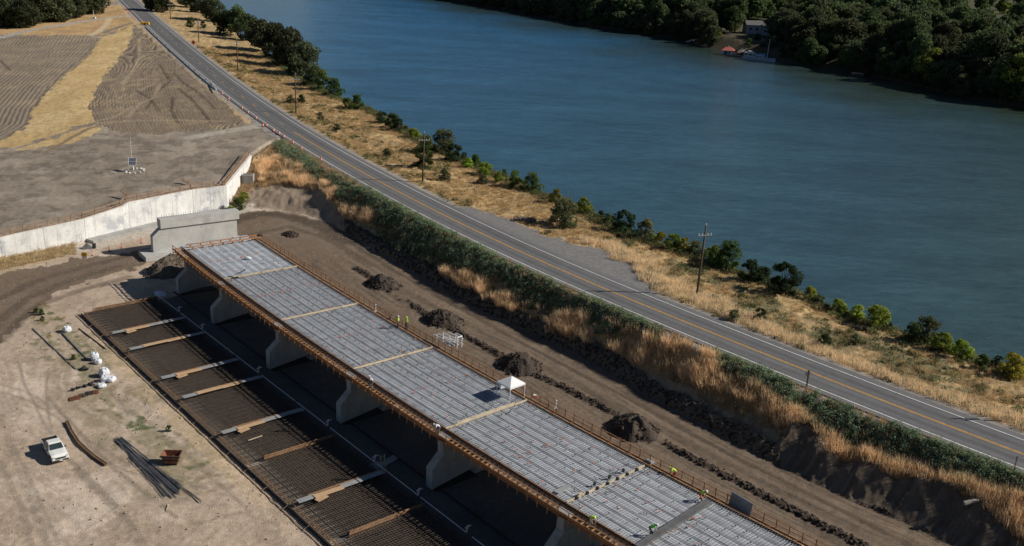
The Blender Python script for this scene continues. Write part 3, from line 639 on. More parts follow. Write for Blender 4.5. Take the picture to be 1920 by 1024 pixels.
st_ = MB(); arcbox(st_, U0, U1, 6.52, 6.6, 6.464, 6.56, 60); arcbox(st_, U0, U1, 7.52, 7.6, 6.464, 6.6, 60)
for uu in np.arange(U0, U1, 3.1): st_.bar(B(uu, 6.6, 6.5), B(uu+1.4, 7.5, 6.5), .1, .07)
for uu in np.arange(U0, U1, 1.5): st_.bar(B(uu, 6.3, 5.7), B(uu, 7.6, 6.36), .09, .12)
st_.build('kicker', M['timber'], rw)
rg = MB(); arcbox(rg, U0, U1, 7.68, 7.73, 7.42, 7.50, 60); arcbox(rg, U0, U1, 7.68, 7.73, 6.95, 7.02, 60); rg = rg.build('guard_rail', M['timber'], bridge)
for uu in np.arange(U0+.9, U1, 1.5): MB().bar(B(uu, 7.66, 6.0), B(uu, 7.66, 7.62), .09).build('post', M['timber'], rg)
# loose things on the deck
sb = MB(); 
for a in (-.28, .28): sb.bar(B(47.3, -6.1, 7.35).lerp(B(46.9, 6.1, 7.35), 0)+Vector((a*.65, -a*.76, 0)), B(46.9, 6.3, 7.35)+Vector((a*.65, -a*.76, 0)), .07, .25)
q0 = W(1196, 1024, 7.3); q1 = W(1330, 938, 7.3)
scr = thing('screed_beam', 'long grey steel screed beam lying across the deck between two workers', 'beam')
MB().bar((*q0, 7.28), (*q1, 7.28), .62, .06).build('flange', M['beam'], scr)
qn = Vector((q1[0]-q0[0], q1[1]-q0[1], 0)).normalized(); qp = Vector((-qn.y, qn.x, 0))
for s in (-1, 1): MB().bar(Vector((*q0, 7.2))+qp*.33*s, Vector((*q1, 7.2))+qp*.33*s, .06, .3).build('side_rail', M['beam'], scr)
def deck(px_, py_, z=7.08): x, y = W(px_, py_, z); return Vector((x, y, z))
def board(name, label, cat, a, b, wdt, z, m, th=.06, tilt=0):
    o = MB().bar((a[0], a[1], z), (b[0], b[1], z+tilt), wdt, th).build(name, m); return tag(o, label, cat)
board('steel_plate', 'grey metal plate lying on the deck left of the clamped joint board', 'plate', deck(1043, 925), deck(1066, 911), .7, 7.15, M['plywood_grey'])
tag(MB().box(deck(1089, 927, 7.2), (.55, .45, .2), .4).build('wood_block', M['timber_pale'], bevel=.02), 'small pale wooden block on the rebar beside the clamped joint board', 'block')
tag(MB().box(deck(1219, 865, 6.62), (.9, .9, .28), A0).build('tool_tray', M['plywood_grey'], bevel=.1), 'round grey tray on the right walkway near the clamped joint board', 'tray')
sack = MB(); q = deck(465, 485, 7.12); sack.tube([q+Vector((-.6, -.1, 0)), q+Vector((-.3, 0, .12)), q+Vector((.2, .05, .1)), q+Vector((.6, .1, 0))], [.1, .3, .26, .08], 10)
tag(sack.build('sack', M['bag'], smooth=True), 'crumpled white sack on the far end of the bridge deck', 'bag')
tag(MB().bar(deck(446, 512, 7.05), deck(459, 507, 7.05), .08).bar(deck(459, 507, 7.05), deck(458.5, 505, 7.3), .1).build('hand_tool', M['black']), 'black long-handled tool lying on the far deck span', 'tool')
tag(MB().box(deck(437, 519, 7.08), (1.5, .25, .12), .1).box(deck(441, 521, 7.08), (1.1, .2, .2), .3).build('clamp_bundle', M['black']), 'bundle of dark clamps beside the first joint board', 'tool')
# leaning plywood sheet at right rail
pa, pb_ = W(1367, 938, 7.), W(1407, 962, 7.)
e = Vector((pb_[0]-pa[0], pb_[1]-pa[1], 0)); nn = Vector((-e.y, e.x, 0)).normalized()
MBp = MB().add([Vector((*pa, 6.5)), Vector((*pb_, 6.5)), Vector((*pb_, 7.95))+nn*.35, Vector((*pa, 7.95))+nn*.35], [(0, 1, 2, 3)])
MBp = MB().prism([Vector((*pa, 6.47)), Vector((*pb_, 6.47)), Vector((*pb_, 7.95))+nn*.3, Vector((*pa, 7.95))+nn*.3], -nn*.03, nn*.03)
tag(MBp.build('plywood_sheet', M['plywood_grey']), 'large grey-brown plywood sheet standing against the right deck rail', 'board')
# scaffold frame on the right walkway
def scaffold():
    t = thing('scaffold_frame', 'galvanised scaffold frames leaning over the right deck rail above the dirt track', 'scaffold')
    o = deck(838, 645, 6.5); ax = (B(1, 0)-B(0, 0)).normalized(); ay = Vector((-ax.y, ax.x, 0))
    def p3(a, b, c): return o+ax*a+ay*b+Vector((0, 0, c))
    for k, b in enumerate((-.9, -.3, .3, .9)):
        m_ = MB(); m_.tube([p3(-1.6+b*.6, b, .9+.1*k), p3(1.9+b*.3, b+.2, 1.0+.1*k)], .075, 6); m_.tube([p3(-1.4+b*.6, b, .45), p3(1.9+b*.3, b+.2, .5)], .075, 6)
        m_.build('ledger', M['pwhite'], t)
    for a, b in ((-1.2, -.9), (-.1, -.6), (1., -.3), (1.9, .3), (1.9, 1.1), (.6, 1.0)):
        MB().tube([p3(a, b, -.05), p3(a, b, 1.6 if b > -.7 else 1.2)], .08, 6).build('standard', M['pwhite'], t)
    MB().tube([p3(.6, 1.0, 1.6), p3(1.9, 1.1, 1.6)], .075, 6).tube([p3(1.9, .3, 1.55), p3(1.9, 1.1, 1.6)], .075, 6).build('top_rail', M['pwhite'], t)
    MB().box(p3(.9, .1, .35), (1.5, .9, .05), A0).build('platform', M['plywood_grey'], t)
scaffold()
# canopy
def canopy():
    c = deck(957, 742, 7.08); A_ = math.radians(-47)
    t = thing('canopy_tent', 'white pop-up canopy tent standing on the rebar deck near the right rail', 'tent', c, A_)
    hw = 1.25; pk = Vector((0, 0, 2.5)); cs = [Vector((x*hw, y*hw, 1.85)) for x, y in ((-1, -1), (1, -1), (1, 1), (-1, 1))]
    m_ = MB(); m_.add([pk]+cs+[q+Vector((0, 0, -.22)) for q in cs], [(0, 1, 2), (0, 2, 3), (0, 3, 4), (0, 4, 1), (1, 5, 6, 2), (2, 6, 7, 3), (3, 7, 8, 4), (4, 8, 5, 1)])
    m_.build('canopy_top', M['canopy'], t)
    for q in cs: MB().bar(q*.97*Vector((1, 1, 0)).length*0+Vector((q.x*.97, q.y*.97, 0)), Vector((q.x*.97, q.y*.97, 1.82)), .055).build('leg', M['pwhite'], t)
    fr = MB()
    for i in range(4):
        a, b = cs[i]*.97, cs[(i+1) % 4]*.97; mid = (a+b)/2; fr.bar(a, mid+Vector((0, 0, -.45)), .03); fr.bar(mid+Vector((0, 0, -.45)), b, .03)
    fr.build('truss', M['steel'], t)
canopy()
def cooler(px_, py_, m_, label, s=(.6, .4, .4), z=7.1):
    q = deck(px_, py_, z); t = thing('cooler', label, 'cooler', q, random.random())
    MB().box((0, 0, s[2]/2), s).build('body', M[m_], t, bevel=.03); MB().box((0, 0, s[2]+.04), (s[0]+.03, s[1]+.03, .08)).build('lid', M['pwhite'], t, bevel=.02)
cooler(941, 727, 'pwhite', 'pale cooler box under the white canopy', (.8, .5, .5)); cooler(1003, 746, 'red', 'small red cooler on the right walkway beside the canopy', (.4, .35, .35), 6.5)
for px_, py_, lb in ((734, 598, 'dark tool bag on the right walkway left of the pair of workers'), (988, 737, 'dark tool bag at the foot of the canopy leg')):
    q = deck(px_, py_, 6.5); t = thing('tool_bag', lb, 'bag', q, .5); MB().box((0, 0, .22), (.6, .35, .4), 0).build('body', M['grey_cloth'], t, bevel=.1); MB().tube([(-.2, 0, .4), (-.1, 0, .6), (.1, 0, .6), (.2, 0, .4)], .025, 6).build('handle', M['black'], t)
for px_, py_, lb in ((704, 584, 'white stub post on the right deck walkway far from the canopy'), (1042, 766, 'white stub post on the right deck walkway near the canopy')):
    q = deck(px_, py_, 6.5); t = thing('white_post', lb, 'post', q); MB().box((0, 0, .03), (.4, .4, .06)).build('base', M['pwhite'], t); MB().tube([(0, 0, .06), (0, 0, 1.15)], .07, 8).build('post', M['pwhite'], t)
    MB().box((0, 0, 1.0), (.3, .12, .08)).build('cross_piece', M['pwhite'], t)
# ------------------------------------------------------------------ abutment block and retaining wall
M['concrete_ab'] = mat('fresh_concrete', (.47, .465, .45), .85, var=.14, scale=.35, bump=.1, stain=(.25, (.36, .36, .36), .56))
ab = thing('abutment_pier', 'free standing concrete abutment pier with stepped head on a pale footing', 'pier')
ax = B(-76.0, 0)-B(-76.2, 0); ax.normalize()
u0 = -75.6
MB().prism([B(u0, v_, z_) for v_, z_ in ((-5.9, .9), (-5.9, 3.9), (-4.3, 5.3), (10.2, 5.3), (10.2, .9))], -ax*.7, ax*.7).build('wall', M['concrete_ab'], ab, bevel=.03)
MB().prism([B(u0, v_, z_) for v_, z_ in ((-4.4, 5.302), (-4.4, 7.0), (10.6, 7.0), (10.6, 5.302))], -ax*1.0, ax*1.0).build('head', M['concrete_ab'], ab, bevel=.03)
MB().prism([B(u0, v_, z_) for v_, z_ in ((-8.0, -.3), (-8.0, .9), (9.5, .9), (9.5, -.3))], -ax*1.6, ax*3.0).build('footing', M['concrete_ab'], ab, bevel=.04)
for a in np.arange(-3.6, 10.2, .45): MB().bar(B(u0-.6, a, 7.0), B(u0-.6, a, 7.55), .035).build('dowel', M['rebar_brown'], ab)
wallt = thing('retaining_wall', 'long pale cast concrete retaining wall holding back the field, with a returning wing', 'wall')
off = .55
WP = [Vector(p) for p in WL]
def wn(a, b): t = Vector((b.x-a.x, b.y-a.y, 0)).normalized(); return Vector((-t.y, t.x, 0))
def wpanel(a, b, split=1, cap=0.):
    n_ = wn(a, b)
    for k in range(split):
        p0 = a.lerp(b, k/split); p1 = a.lerp(b, (k+1)/split); g = (p1-p0).normalized()*.03; g.z = 0
        p0 = p0+g; p1 = p1-g
        z0 = -.4
        MB().prism([Vector((p0.x, p0.y, z0)), Vector((p1.x, p1.y, z0)), Vector((p1.x, p1.y, p1.z+cap)), Vector((p0.x, p0.y, p0.z+cap))], (0, 0, 0), n_*off).build('panel', M['concrete_wall'], wallt)
wpanel(WP[0], WP[1], 3); wpanel(WP[1], WP[2], 2); wpanel(WP[2], WP[3], 1)
wpanel(WP[3], WP[4], 1); wpanel(WP[4], WP[5], 3); wpanel(WP[5], WP[6], 2); wpanel(WP[6], WP[7], 3)
ft = MB()
for a, b in ((WP[2], WP[3]), (WP[3], WP[5]), (WP[5], WP[6]), (WP[6], WP[6].lerp(WP[7], .9))):
    n_ = wn(a, b); z1 = .55
    ft.prism([Vector((a.x, a.y, -.3)), Vector((b.x, b.y, -.3)), Vector((b.x, b.y, z1)), Vector((a.x, a.y, z1))], -n_*.01, -n_*2.3)
ft.build('footing', M['concrete'], wallt)
# timber rail on top of the wall
tr_ = thing('timber_guard_rail', 'weathered timber guard rail running along the top of the retaining wall', 'railing')
for nm, a, b in [('x', WP[i], WP[i+1]) for i in range(7)]:
    n_ = wn(a, b)*.75; L = (b-a).length; rr = MB()
    for dz in (.35, .95): rr.bar(a+n_+Vector((0, 0, dz)), b+n_+Vector((0, 0, dz)), .08, .2)
    rr.bar(a+n_*.8+Vector((0, 0, .06)), b+n_*.8+Vector((0, 0, .06)), .25, .12)
    rr.build('rail', M['old_timber'], tr_)
    for k in range(max(1, int(L/2.2))+1):
        p_ = a.lerp(b, k/max(1, int(L/2.2)))+n_; MB().bar(p_+Vector((0, 0, -.8)), p_+Vector((0, 0, 1.1)), .13).build('post', M['old_timber'], tr_)
for px_, py_, lb in ((234, 362, 'weathered timber plank ramp over the wall rail, left of the other one'), (348, 340, 'weathered timber plank ramp on the retaining wall, nearer the wing corner')):
    x, y = W(px_, py_, 6.); q = Vector((x, y, 5.75)); t = thing('access_ramp', lb, 'ramp', q, math.radians(-40))
    MB().box((0, 0, .3), (3.0, .55, .12), 0, 0, .12).build('deck_board', M['old_timber'], t)
    MB().bar((1.3, -.25, -.8), (1.3, -.25, .9), .09).bar((1.3, .25, -.8), (1.3, .25, .9), .09).bar((-1.2, .25, -.6), (-1.2, .25, .9), .09).build('frame', M['old_timber'], t)
# small concrete box with ladder by the wing
q = G(466, 343); t = thing('inlet_box', 'small square concrete inlet box with a timber ladder beyond the wing wall', 'box', q, .1)
MB().box((0, 0, .9), (2.4, 2.2, 2.2)).build('chamber', M['concrete'], t, bevel=.03)
ld = MB(); ld.bar((-1.3, -1.25, -.2), (-1.3, -1.15, 2.1), .07).bar((-.9, -1.25, -.2), (-.9, -1.15, 2.1), .07)
for k in range(6): ld.bar((-1.3, -1.22, .1+.35*k), (-.9, -1.22, .1+.35*k), .05)
ld.build('ladder', M['old_timber'], t); MB().bar((-1, -.7, 2.1), (1.1, -.2, 2.12), .25, .06).bar((-.6, .5, 2.1), (1.1, .3, 2.12), .2, .06).build('loose_board', M['old_timber'], t)
# ------------------------------------------------------------------ slab works
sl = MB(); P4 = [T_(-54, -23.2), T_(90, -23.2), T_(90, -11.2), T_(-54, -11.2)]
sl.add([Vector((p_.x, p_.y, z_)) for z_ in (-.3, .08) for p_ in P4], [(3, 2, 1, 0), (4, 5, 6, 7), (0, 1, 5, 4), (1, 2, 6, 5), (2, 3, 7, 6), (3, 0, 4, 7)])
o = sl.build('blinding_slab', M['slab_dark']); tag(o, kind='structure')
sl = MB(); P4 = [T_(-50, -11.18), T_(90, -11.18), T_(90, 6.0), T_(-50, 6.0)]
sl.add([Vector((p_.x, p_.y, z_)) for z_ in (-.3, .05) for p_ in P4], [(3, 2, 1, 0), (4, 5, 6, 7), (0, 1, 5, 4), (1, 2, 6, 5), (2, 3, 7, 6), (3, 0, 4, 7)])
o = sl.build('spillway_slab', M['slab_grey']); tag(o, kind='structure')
WU = [-53.3, -42.6, -35.4, -23.7, -16.6, -4.8, 3.9, 14.4, 23.2, 34.2, 43.5, 55.]
ords = ['farthest', 'second farthest', 'third farthest', 'fourth farthest', 'fifth farthest', 'sixth farthest', 'seventh farthest', 'eighth farthest', 'ninth farthest', 'tenth farthest', 'eleventh farthest']
for i, (a, b) in enumerate(zip(WU[:-1], WU[1:])):
    t = thing('rebar_cage', f'{ords[i]} square of brown rebar grid lying left of the bridge between formwork boards', 'rebar', T_((a+b)/2, -16, .08), AS, 'rebar grids left of the bridge')
    hl = (b-a)/2-.35; m_ = MB()
    for x in np.arange(-hl, hl, .36): m_.bar((x, -7.1, .62), (x, 4.6, .62), .05)
    m_.build('top_cross_bar', M['rebar_brown'], t); m_ = MB()
    for y in np.arange(-4.9, 4.6, .36): m_.bar((-hl-.1, y, .57), (hl+.1, y, .57), .05)
    m_.build('top_long_bar', M['rebar_brown'], t); m_ = MB()
    for x in np.arange(-hl+.1, hl, .27): m_.bar((x, -7.2, .2), (x, 4.5, .2), .033)
    for y in np.arange(-7, 4.6, .5): m_.bar((-hl, y, .17), (hl, y, .17), .033)
    for x in np.arange(-hl, hl, 1.1):
        for y in np.arange(-4.5, 4.5, 1.1): m_.bar((x, y, 0), (x, y, .6), .03)
    m_.build('bottom_bar', M['rebar_brown'], t)
    m_ = MB()
    for x in np.arange(-hl+.1, hl, .3): m_.bar((x, 3.9, .4), (x, 4.6, 1.05), .035); 
    m_.build('starter_bar', M['rebar_brown'], t)
# light strip along the left side
o = MB().prism([T_(-53, -23.0, .09), T_(90, -23.0, .09), T_(90, -20.6, .09), T_(-53, -20.6, .09)], (0, 0, 0), (0, 0, .06)).build('kerb_strip', mat('dusty_concrete', (.27, .24, .20), .9, var=.25, scale=.5)); tag(o, kind='structure')
# formwork boards and plank walkways
for i, a in enumerate(WU[:-1]):
    plank = i in (1, 2, 3, 4, 5, 7, 9, 10)
    t = thing('formwork_board', f'{ords[i]} timber formwork board across the rebar grids left of the bridge', 'formwork', T_(a, -16, .1), AS, 'cross formwork boards')
    m_ = MB(); m_.bar((0, -5.6 if i == 0 else -4.9, .5), (0, 4.7, .5), .09, .75); m_.bar((.1, -4.9, .85), (.1, 4.6, .85), .09, .12); m_.build('board', M['old_form'], t)
    br = MB()
    for y in np.arange(-4.5, 4.6, 1.1): br.bar((-.05, y, .9), (-.6, y, .15), .07)
    br.build('brace', M['timber'], t)
    if plank:
        nm = [('grey', 'tan')][0]
        tp = thing('plank_walkway', f'walkway of tan and grey planks laid beside the {ords[i]} formwork board', 'walkway', T_(a+.65, -16, .68), AS, 'plank walkways over the rebar')
        var = [(-6.5, -4.3, 'plywood_grey'), (-4.6, -1.0, 'plywood'), (-1.0, 1.8, 'plywood' if i in (2, 4) else 'plywood_grey'), (1.8, 4.7, 'plywood_grey')]
        for k, (y0, y1, mm) in enumerate(var):
            MB().box((.0+.04*(k % 2)+(.25 if k == 1 and i % 2 else 0), (y0+y1)/2, .32+.07*(k % 2)), (.8, y1-y0, .05), random.uniform(-.02, .02)).build('plank', M[mm], tp)
        if i % 2: MB().box((.85, -4.0, .30), (.7, 1.5, .05), .25).build('loose_plank', M['plywood'], tp)
t = thing('side_form', 'long low timber edge form along the left side of the rebar grids', 'formwork')
m_ = MB(); m_.bar(T_(-54, -23.15, .2), T_(90, -23.15, .2), .1, .3); m_.build('board', M['old_timber'], t)
m_ = MB(); m_.bar(T_(-54, -24.0, .06), T_(90, -24.0, .06), .07, .07)
for uu in np.arange(-53, 90, 4.8): m_.bar(T_(uu, -24.0, .12), T_(uu, -23.2, .4), .05)
m_.build('stake_line', M['old_timber'], t)
m_ = MB()
for zz in (.7, .95): m_.bar(T_(-54, -22.5-.4*zz, zz-.3), T_(90, -22.5-.4*zz, zz-.3), .055)
m_.build('top_waler', M['timber'], t)
# white pipe runs with riser
runs = [(-54.6, -44.9), (-44.2, -36.2), (-35.8, -25.1), (-24.6, -17.5), (-16.5, -7), (-6.5, 1.5), (2.2, 12.4), (13, 21.5), (22, 30.5), (31.5, 42)]
for i, (a, b) in enumerate(runs):
    t = thing('drain_pipe', f'{ords[i]} white drain pipe run with an upright riser at its near end', 'pipe', (0, 0, 0), 0, 'white pipes beside the rebar grids')
    MB().tube([T_(a, -10.95, .95), T_(b, -10.95, .95)], .06, 8).build('pipe', M['pvc'], t)
    if i in (0, 1, 3, 5, 6, 7, 8): MB().tube([T_(b, -10.95, .95), T_(b+.15, -10.9, 1.9)], .09, 8).tube([T_(b+.1, -11.25, 1.65), T_(b+.15, -10.5, 1.75)], .07, 8).build('riser', M['pvc'], t)
    st2_ = MB()
    for uu in np.arange(a+.5, b, 2.): st2_.bar(T_(uu, -10.95, .05), T_(uu, -10.95, .88), .05)
    st2_.build('support', M['rebar_brown'], t)
m_ = MB().prism([T_(-56, -7.45, .05), T_(90, -7.45, .05), T_(90, -7.3, .05), T_(-56, -7.3, .05)], (0, 0, 0), (0, 0, .22))
tag(m_.build('waterstop_board', M['form_dark']), 'thin brown board line along the slab under the bridge', 'formwork')
# ladder near walkway
q = T_(13.4, -10.3, .1); t = thing('ladder', 'timber ladder leaning beside the seventh pipe in the bridge shadow', 'ladder', q, AS)
m_ = MB(); m_.bar((0, -.3, 0), (-.3, -.3, 1.9), .08).bar((.0, .3, 0), (-.3, .3, 1.9), .08); m_.build('stile', M['timber_pale'], t)
m_ = MB(); [m_.bar((-.3*k/6, -.3, 1.9*k/6+.1), (-.3*k/6, .3, 1.9*k/6+.1), .06) for k in range(6)]; m_.build('rung', M['timber_pale'], t)
board('plywood_sheet', 'grey board lying on the slab under the bridge near the ladder', 'board', W(697, 869, .1), W(716, 876, .1), 1.5, .12, M['plywood_grey'])
board('plywood_sheet', 'second grey board on the slab, close to the bridge pier', 'board', W(718, 872, .1), W(744, 856, .1), 1.0, .16, M['plywood_grey'])
# ------------------------------------------------------------------ dirt piles
def heap(px_, py_, rx, ry, h_, label, seed, m_='pile', ang=-.8, zadd=0.):
    q = G(px_, py_); nr_, na = 22, 64; V = []; Fc = []
    for i in range(nr_+1):
        r = i/nr_
        for k in range(na):
            a = k*2*math.pi/na; x = r*math.cos(a)*rx; y = r*math.sin(a)*ry
            x2 = x*math.cos(ang)-y*math.sin(ang); y2 = x*math.sin(ang)+y*math.cos(ang)
            f = float(fbm(np.array([x2+50+seed*9]), np.array([y2+50]), 1.3, 4, seed)[0]); e = 1+.35*(float(fbm(np.array([math.cos(a)*2+9.]), np.array([math.sin(a)*2+seed]), 1., 2, seed)[0])-.5)
            z = h_*max(0, (1-r**1.7))*(.75+.5*f)+(f-.5)*.55*(1-r*.6)-.12*r
            V.append((x2*e, y2*e, z))
    for i in range(nr_):
        for k in range(na): Fc.append((i*na+k, i*na+(k+1) % na, (i+1)*na+(k+1) % na, (i+1)*na+k))
    m2 = MB().add(V, Fc)
    for _ in range(160):   # clods
        a = random.uniform(0, 6.28); r = random.uniform(.2, 1.15)**.8; x = r*math.cos(a)*rx; y = r*math.sin(a)*ry; s = random.uniform(.1, .32)
        m2.box((x*math.cos(ang)-y*math.sin(ang), x*math.sin(ang)+y*math.cos(ang), max(.05, h_*(1-r**1.7)*.95)), (s, s*random.uniform(.6, 1), s*.8), random.random()*3, random.random(), random.random())
    o = m2.build('dirt_pile', M[m_]); o.location = q+Vector((0, 0, zadd)); tag(o, label, 'dirt pile', 'dark soil piles on the track'); return o
heap(718, 534, 3.6, 2.9, 1.7, 'dark soil pile on the dirt track, farthest of the row beside the bridge', 1)
heap(830, 601, 3.7, 2.9, 1.8, 'dark soil pile on the dirt track just beyond the scaffold frame', 2)
heap(974, 686, 3.6, 3.0, 1.9, 'dark soil pile on the dirt track directly behind the white canopy', 3)
heap(1186, 806, 3.6, 3.1, 2.2, 'dark soil pile nearest the camera on the dirt track', 4)
o = heap(545, 441, 1.9, 1.6, .8, 'small low dark soil pile where the track bends round the bridge end', 5)
o = heap(322, 508, 5.0, 3.8, 2.8, 'brown earth mound against the far end of the bridge by the abutment pier', 6, 'mound' if 'mound' in M else 'pile', .9); 
mm = mat('mound_soil', (.12, .093, .07), .95, var=.4, scale=1., bump=.8); o.data.materials[0] = mm; o['group'] = 'earth mounds at the bridge end'
o = heap(300, 552, 1.3, .7, .35, 'small heap of pale crumpled sheeting at the edge of the bridge shadow', 8); o.data.materials[0] = M['bag']; o['category'] = 'sheeting'; o.name = 'crumpled_sheeting'
del o['group']
# ------------------------------------------------------------------ truck
def truck():
    c = G(103.5, 851); t = thing('pickup_truck', 'white pickup truck parked on the pale dirt yard', 'pickup truck', (c.x, c.y, c.z), math.radians(-52))
    # x forward, y left
    W2 = .93
    body = MB()
    side = [(-2.65, .42), (-2.65, 1.02), (-.85, 1.05), (-.85, 1.08), (1.1, 1.08), (2.3, .98), (2.62, .82), (2.66, .42)]
    def loop(y, ins=0.): return [(x, y, z) for x, z in side]
    body.prism(loop(-W2), (0, 0, 0), (0, .06, 0)); body.prism(loop(W2-.06), (0, 0, 0), (0, .06, 0))
    body.add([(1.1, -W2, 1.08), (2.3, -W2+.04, .98), (2.3, W2-.04, .98), (1.1, W2, 1.08), (1.1, -.6, 1.14), (2.25, -.55, 1.05), (2.25, .55, 1.05), (1.1, .6, 1.14)], [(0, 1, 5, 4), (4, 5, 6, 7), (7, 6, 2, 3)])
    body.add([(2.3, -W2+.04, .98), (2.62, -W2+.1, .82), (2.62, W2-.1, .82), (2.3, W2-.04, .98), (2.25, -.55, 1.05), (2.25, .55, 1.05)], [(0, 1, 2, 3, 5, 4)])
    body.box((2.6, 0, .62), (.12, 2*W2-.1, .42)); body.box((.1, 0, .45), (5.0, 1.6, .2)); body.box((-2.62, 0, .72), (.06, 2*W2-.06, .58)); body.box((-.87, 0, .78), (.06, 2*W2-.1, .55)); body.box((.2, 0, 1.02), (2.1, 2*W2-.12, .1))
    body.build('body', M['car_white'], t, bevel=.02)
    bed = MB().box((-1.75, 0, .56), (1.72, 1.66, .05)).box((-1.75, .84, .8), (1.72, .03, .46)).box((-1.75, -.84, .8), (1.72, .03, .46)).box((-.93, 0, .8), (.03, 1.6, .46)).box((-2.57, 0, .8), (.03, 1.6, .46))
    bed.build('cargo_bed', M['black'], t)
    cab = [(-.78, 1.08), (-.68, 1.66), (-.5, 1.76), (.35, 1.76), (.55, 1.68), (1.12, 1.10)]
    cb = MB(); yt, yb = .70, .88; n = len(cab)
    yy = [yb, yt+.03, yt, yt, yt+.02, yb]
    V = [(x, -w_, z) for (x, z), w_ in zip(cab, yy)]+[(x, w_, z) for (x, z), w_ in zip(cab, yy)]
    cb.add(V, [tuple(range(n))[::-1], tuple(range(n, 2*n))]+[(i, i+1, n+i+1, n+i) for i in range(n-1)]); cb.build('cab', M['car_white'], t, bevel=.03)
    MB().add([(1.09, -.76, 1.16), (.60, -.65, 1.665), (.60, .65, 1.665), (1.09, .76, 1.16)], [(0, 1, 2, 3)]).build('windscreen', M['glass'], t).location = (.03, 0, .02)
    MB().add([(-.79, -.7, 1.2), (-.72, -.62, 1.6), (-.72, .62, 1.6), (-.79, .7, 1.2)], [(0, 1, 2, 3)]).build('rear_window', M['glass'], t).location = (-.03, 0, 0)
    for s in (-1, 1):
        MB().add([(.1, s*.885, 1.16), (.1, s*.75, 1.62), (.48, s*.755, 1.60), (.88, s*.885, 1.16)], [(0, 1, 2, 3)]).build('side_window', M['glass'], t).location = (0, s*.012, 0)
        MB().add([(-.62, s*.885, 1.16), (-.55, s*.75, 1.60), (.02, s*.75, 1.62), (.02, s*.885, 1.16)], [(0, 1, 2, 3)]).build('side_window', M['glass'], t).location = (0, s*.012, 0)
        MB().box((.85, s*1.03, 1.16), (.12, .2, .17)).build('mirror', M['black'], t, bevel=.02)
        MB().box((2.55, s*.72, .80), (.2, .32, .15), -s*.0).build('headlight', M['steel'], t, bevel=.02)
        MB().box((-2.68, s*.84, .85), (.04, .14, .3)).build('tail_light', M['red'], t)
        for x in (-1.65, 1.7):
            wv_ = MB().tube([(x, s*.72, .38), (x, s*.96, .38)], .38, 24).build('wheel', M['rubber'], t); MB().tube([(x, s*.955, .38), (x, s*.975, .38)], .22, 16).build('rim', M['steel'], wv_)
            ar = MB(); pts = [(x+.46*math.cos(a), s*.945, .38+.46*math.sin(a)) for a in np.linspace(0, math.pi, 12)]; ar.tube(pts, .04, 6); ar.build('wheel_arch', M['black'], t)
    MB().box((2.68, 0, .74), (.03, 1.15, .2)).build('grille', M['black'], t); MB().box((2.70, 0, .46), (.12, 1.7, .16)).build('bumper', M['black'], t, bevel=.03)
    MB().box((2.775, 0, .48), (.02, .34, .14)).build('number_plate', M['pwhite'], t)
    MB().box((-1.5, .2, .62), (.4, .5, .15), .3).build('toolbox', M['plywood_grey'], t)
truck()
# ------------------------------------------------------------------ yard things
def bulkbag(px_, py_, r, h_, label, seed):
    q = G(px_, py_); V = []; Fc = []; na, nz = 20, 9; rr_ = random.Random(seed)
    for i in range(nz+1):
        f = i/nz; prof = r*(.82+.36*math.sin(math.pi*min(f*1.05, 1))**.7)*(1 if f < .95 else .6)
        for k in range(na):
            a = k*2*math.pi/na; sq = 1/max(abs(math.cos(a)), abs(math.sin(a)))**.55
            j = 1+rr_.uniform(-.07, .07); V.append((prof*sq*j*math.cos(a), prof*sq*j*math.sin(a), h_*f+rr_.uniform(-.03, .03)+(.08*math.sin(3*a) if i == nz else 0)))
    V.append((0, 0, h_*.9))
    for i in range(nz):
        for k in range(na): Fc.append((i*na+k, i*na+(k+1) % na, (i+1)*na+(k+1) % na, (i+1)*na+k))
    Fc += [(nz*na+k, nz*na+(k+1) % na, len(V)-1) for k in range(na)]
    t = thing('bulk_bag', label, 'bulk bag', q, seed, 'white bulk bags in the yard')
    MB().add(V, Fc).build('sack', M['bag'], t)
    lp = MB()
    for a in (0.8, 2.3, 3.9, 5.5): lp.tube([(r*.7*math.cos(a), r*.7*math.sin(a), h_), (r*.8*math.cos(a+.3), r*.8*math.sin(a+.3), h_+.28), (r*.7*math.cos(a+.6), r*.7*math.sin(a+.6), h_)], .03, 5)
    lp.build('lifting_loop', M['pwhite'], t)
bulkbag(126, 622, .5, .9, 'single white bulk bag standing alone near the weeds', 1)
bulkbag(178, 675, .5, 1.1, 'white and blue bulk bag, taller of the pair up the yard', 2); bulkbag(184, 682, .42, .7, 'low white bulk bag in front of the taller one of the pair', 3)
bulkbag(196, 706, .55, 1.2, 'tall white bulk bag at the back of the cluster by the black bundles', 4); bulkbag(197, 715, .5, .8, 'white bulk bag in the middle of the cluster of bags', 5)
bulkbag(208, 715, .55, .7, 'slumped open white bulk bag on the right of the cluster', 6); bulkbag(191, 726, .48, .5, 'flat white bulk bag touching the row of black bundles', 7)
bl = [(160, 694, 0, 1.0, 'black heap of sheeting behind the bundles'), (137, 733, 0, .5, 'leftmost black bundle of the back row'), (147, 729, 0, .6, 'second black bundle of the back row'), (160, 726, 0, .6, 'third black bundle of the back row'), (175, 722, 0, .9, 'black bundle next to the white bags'),
      (136, 749, 1, .9, 'brown metal bundle, leftmost of the front row'), (145, 747, 1, .9, 'brown metal bundle, second of the front row'), (154, 743, 1, .9, 'grey metal bundle in the middle of the front row'), (168, 739, 1, .9, 'brown metal bundle, right middle of the front row'), (179, 736, 1, 1., 'brown metal bundle at the right end of the front row')]
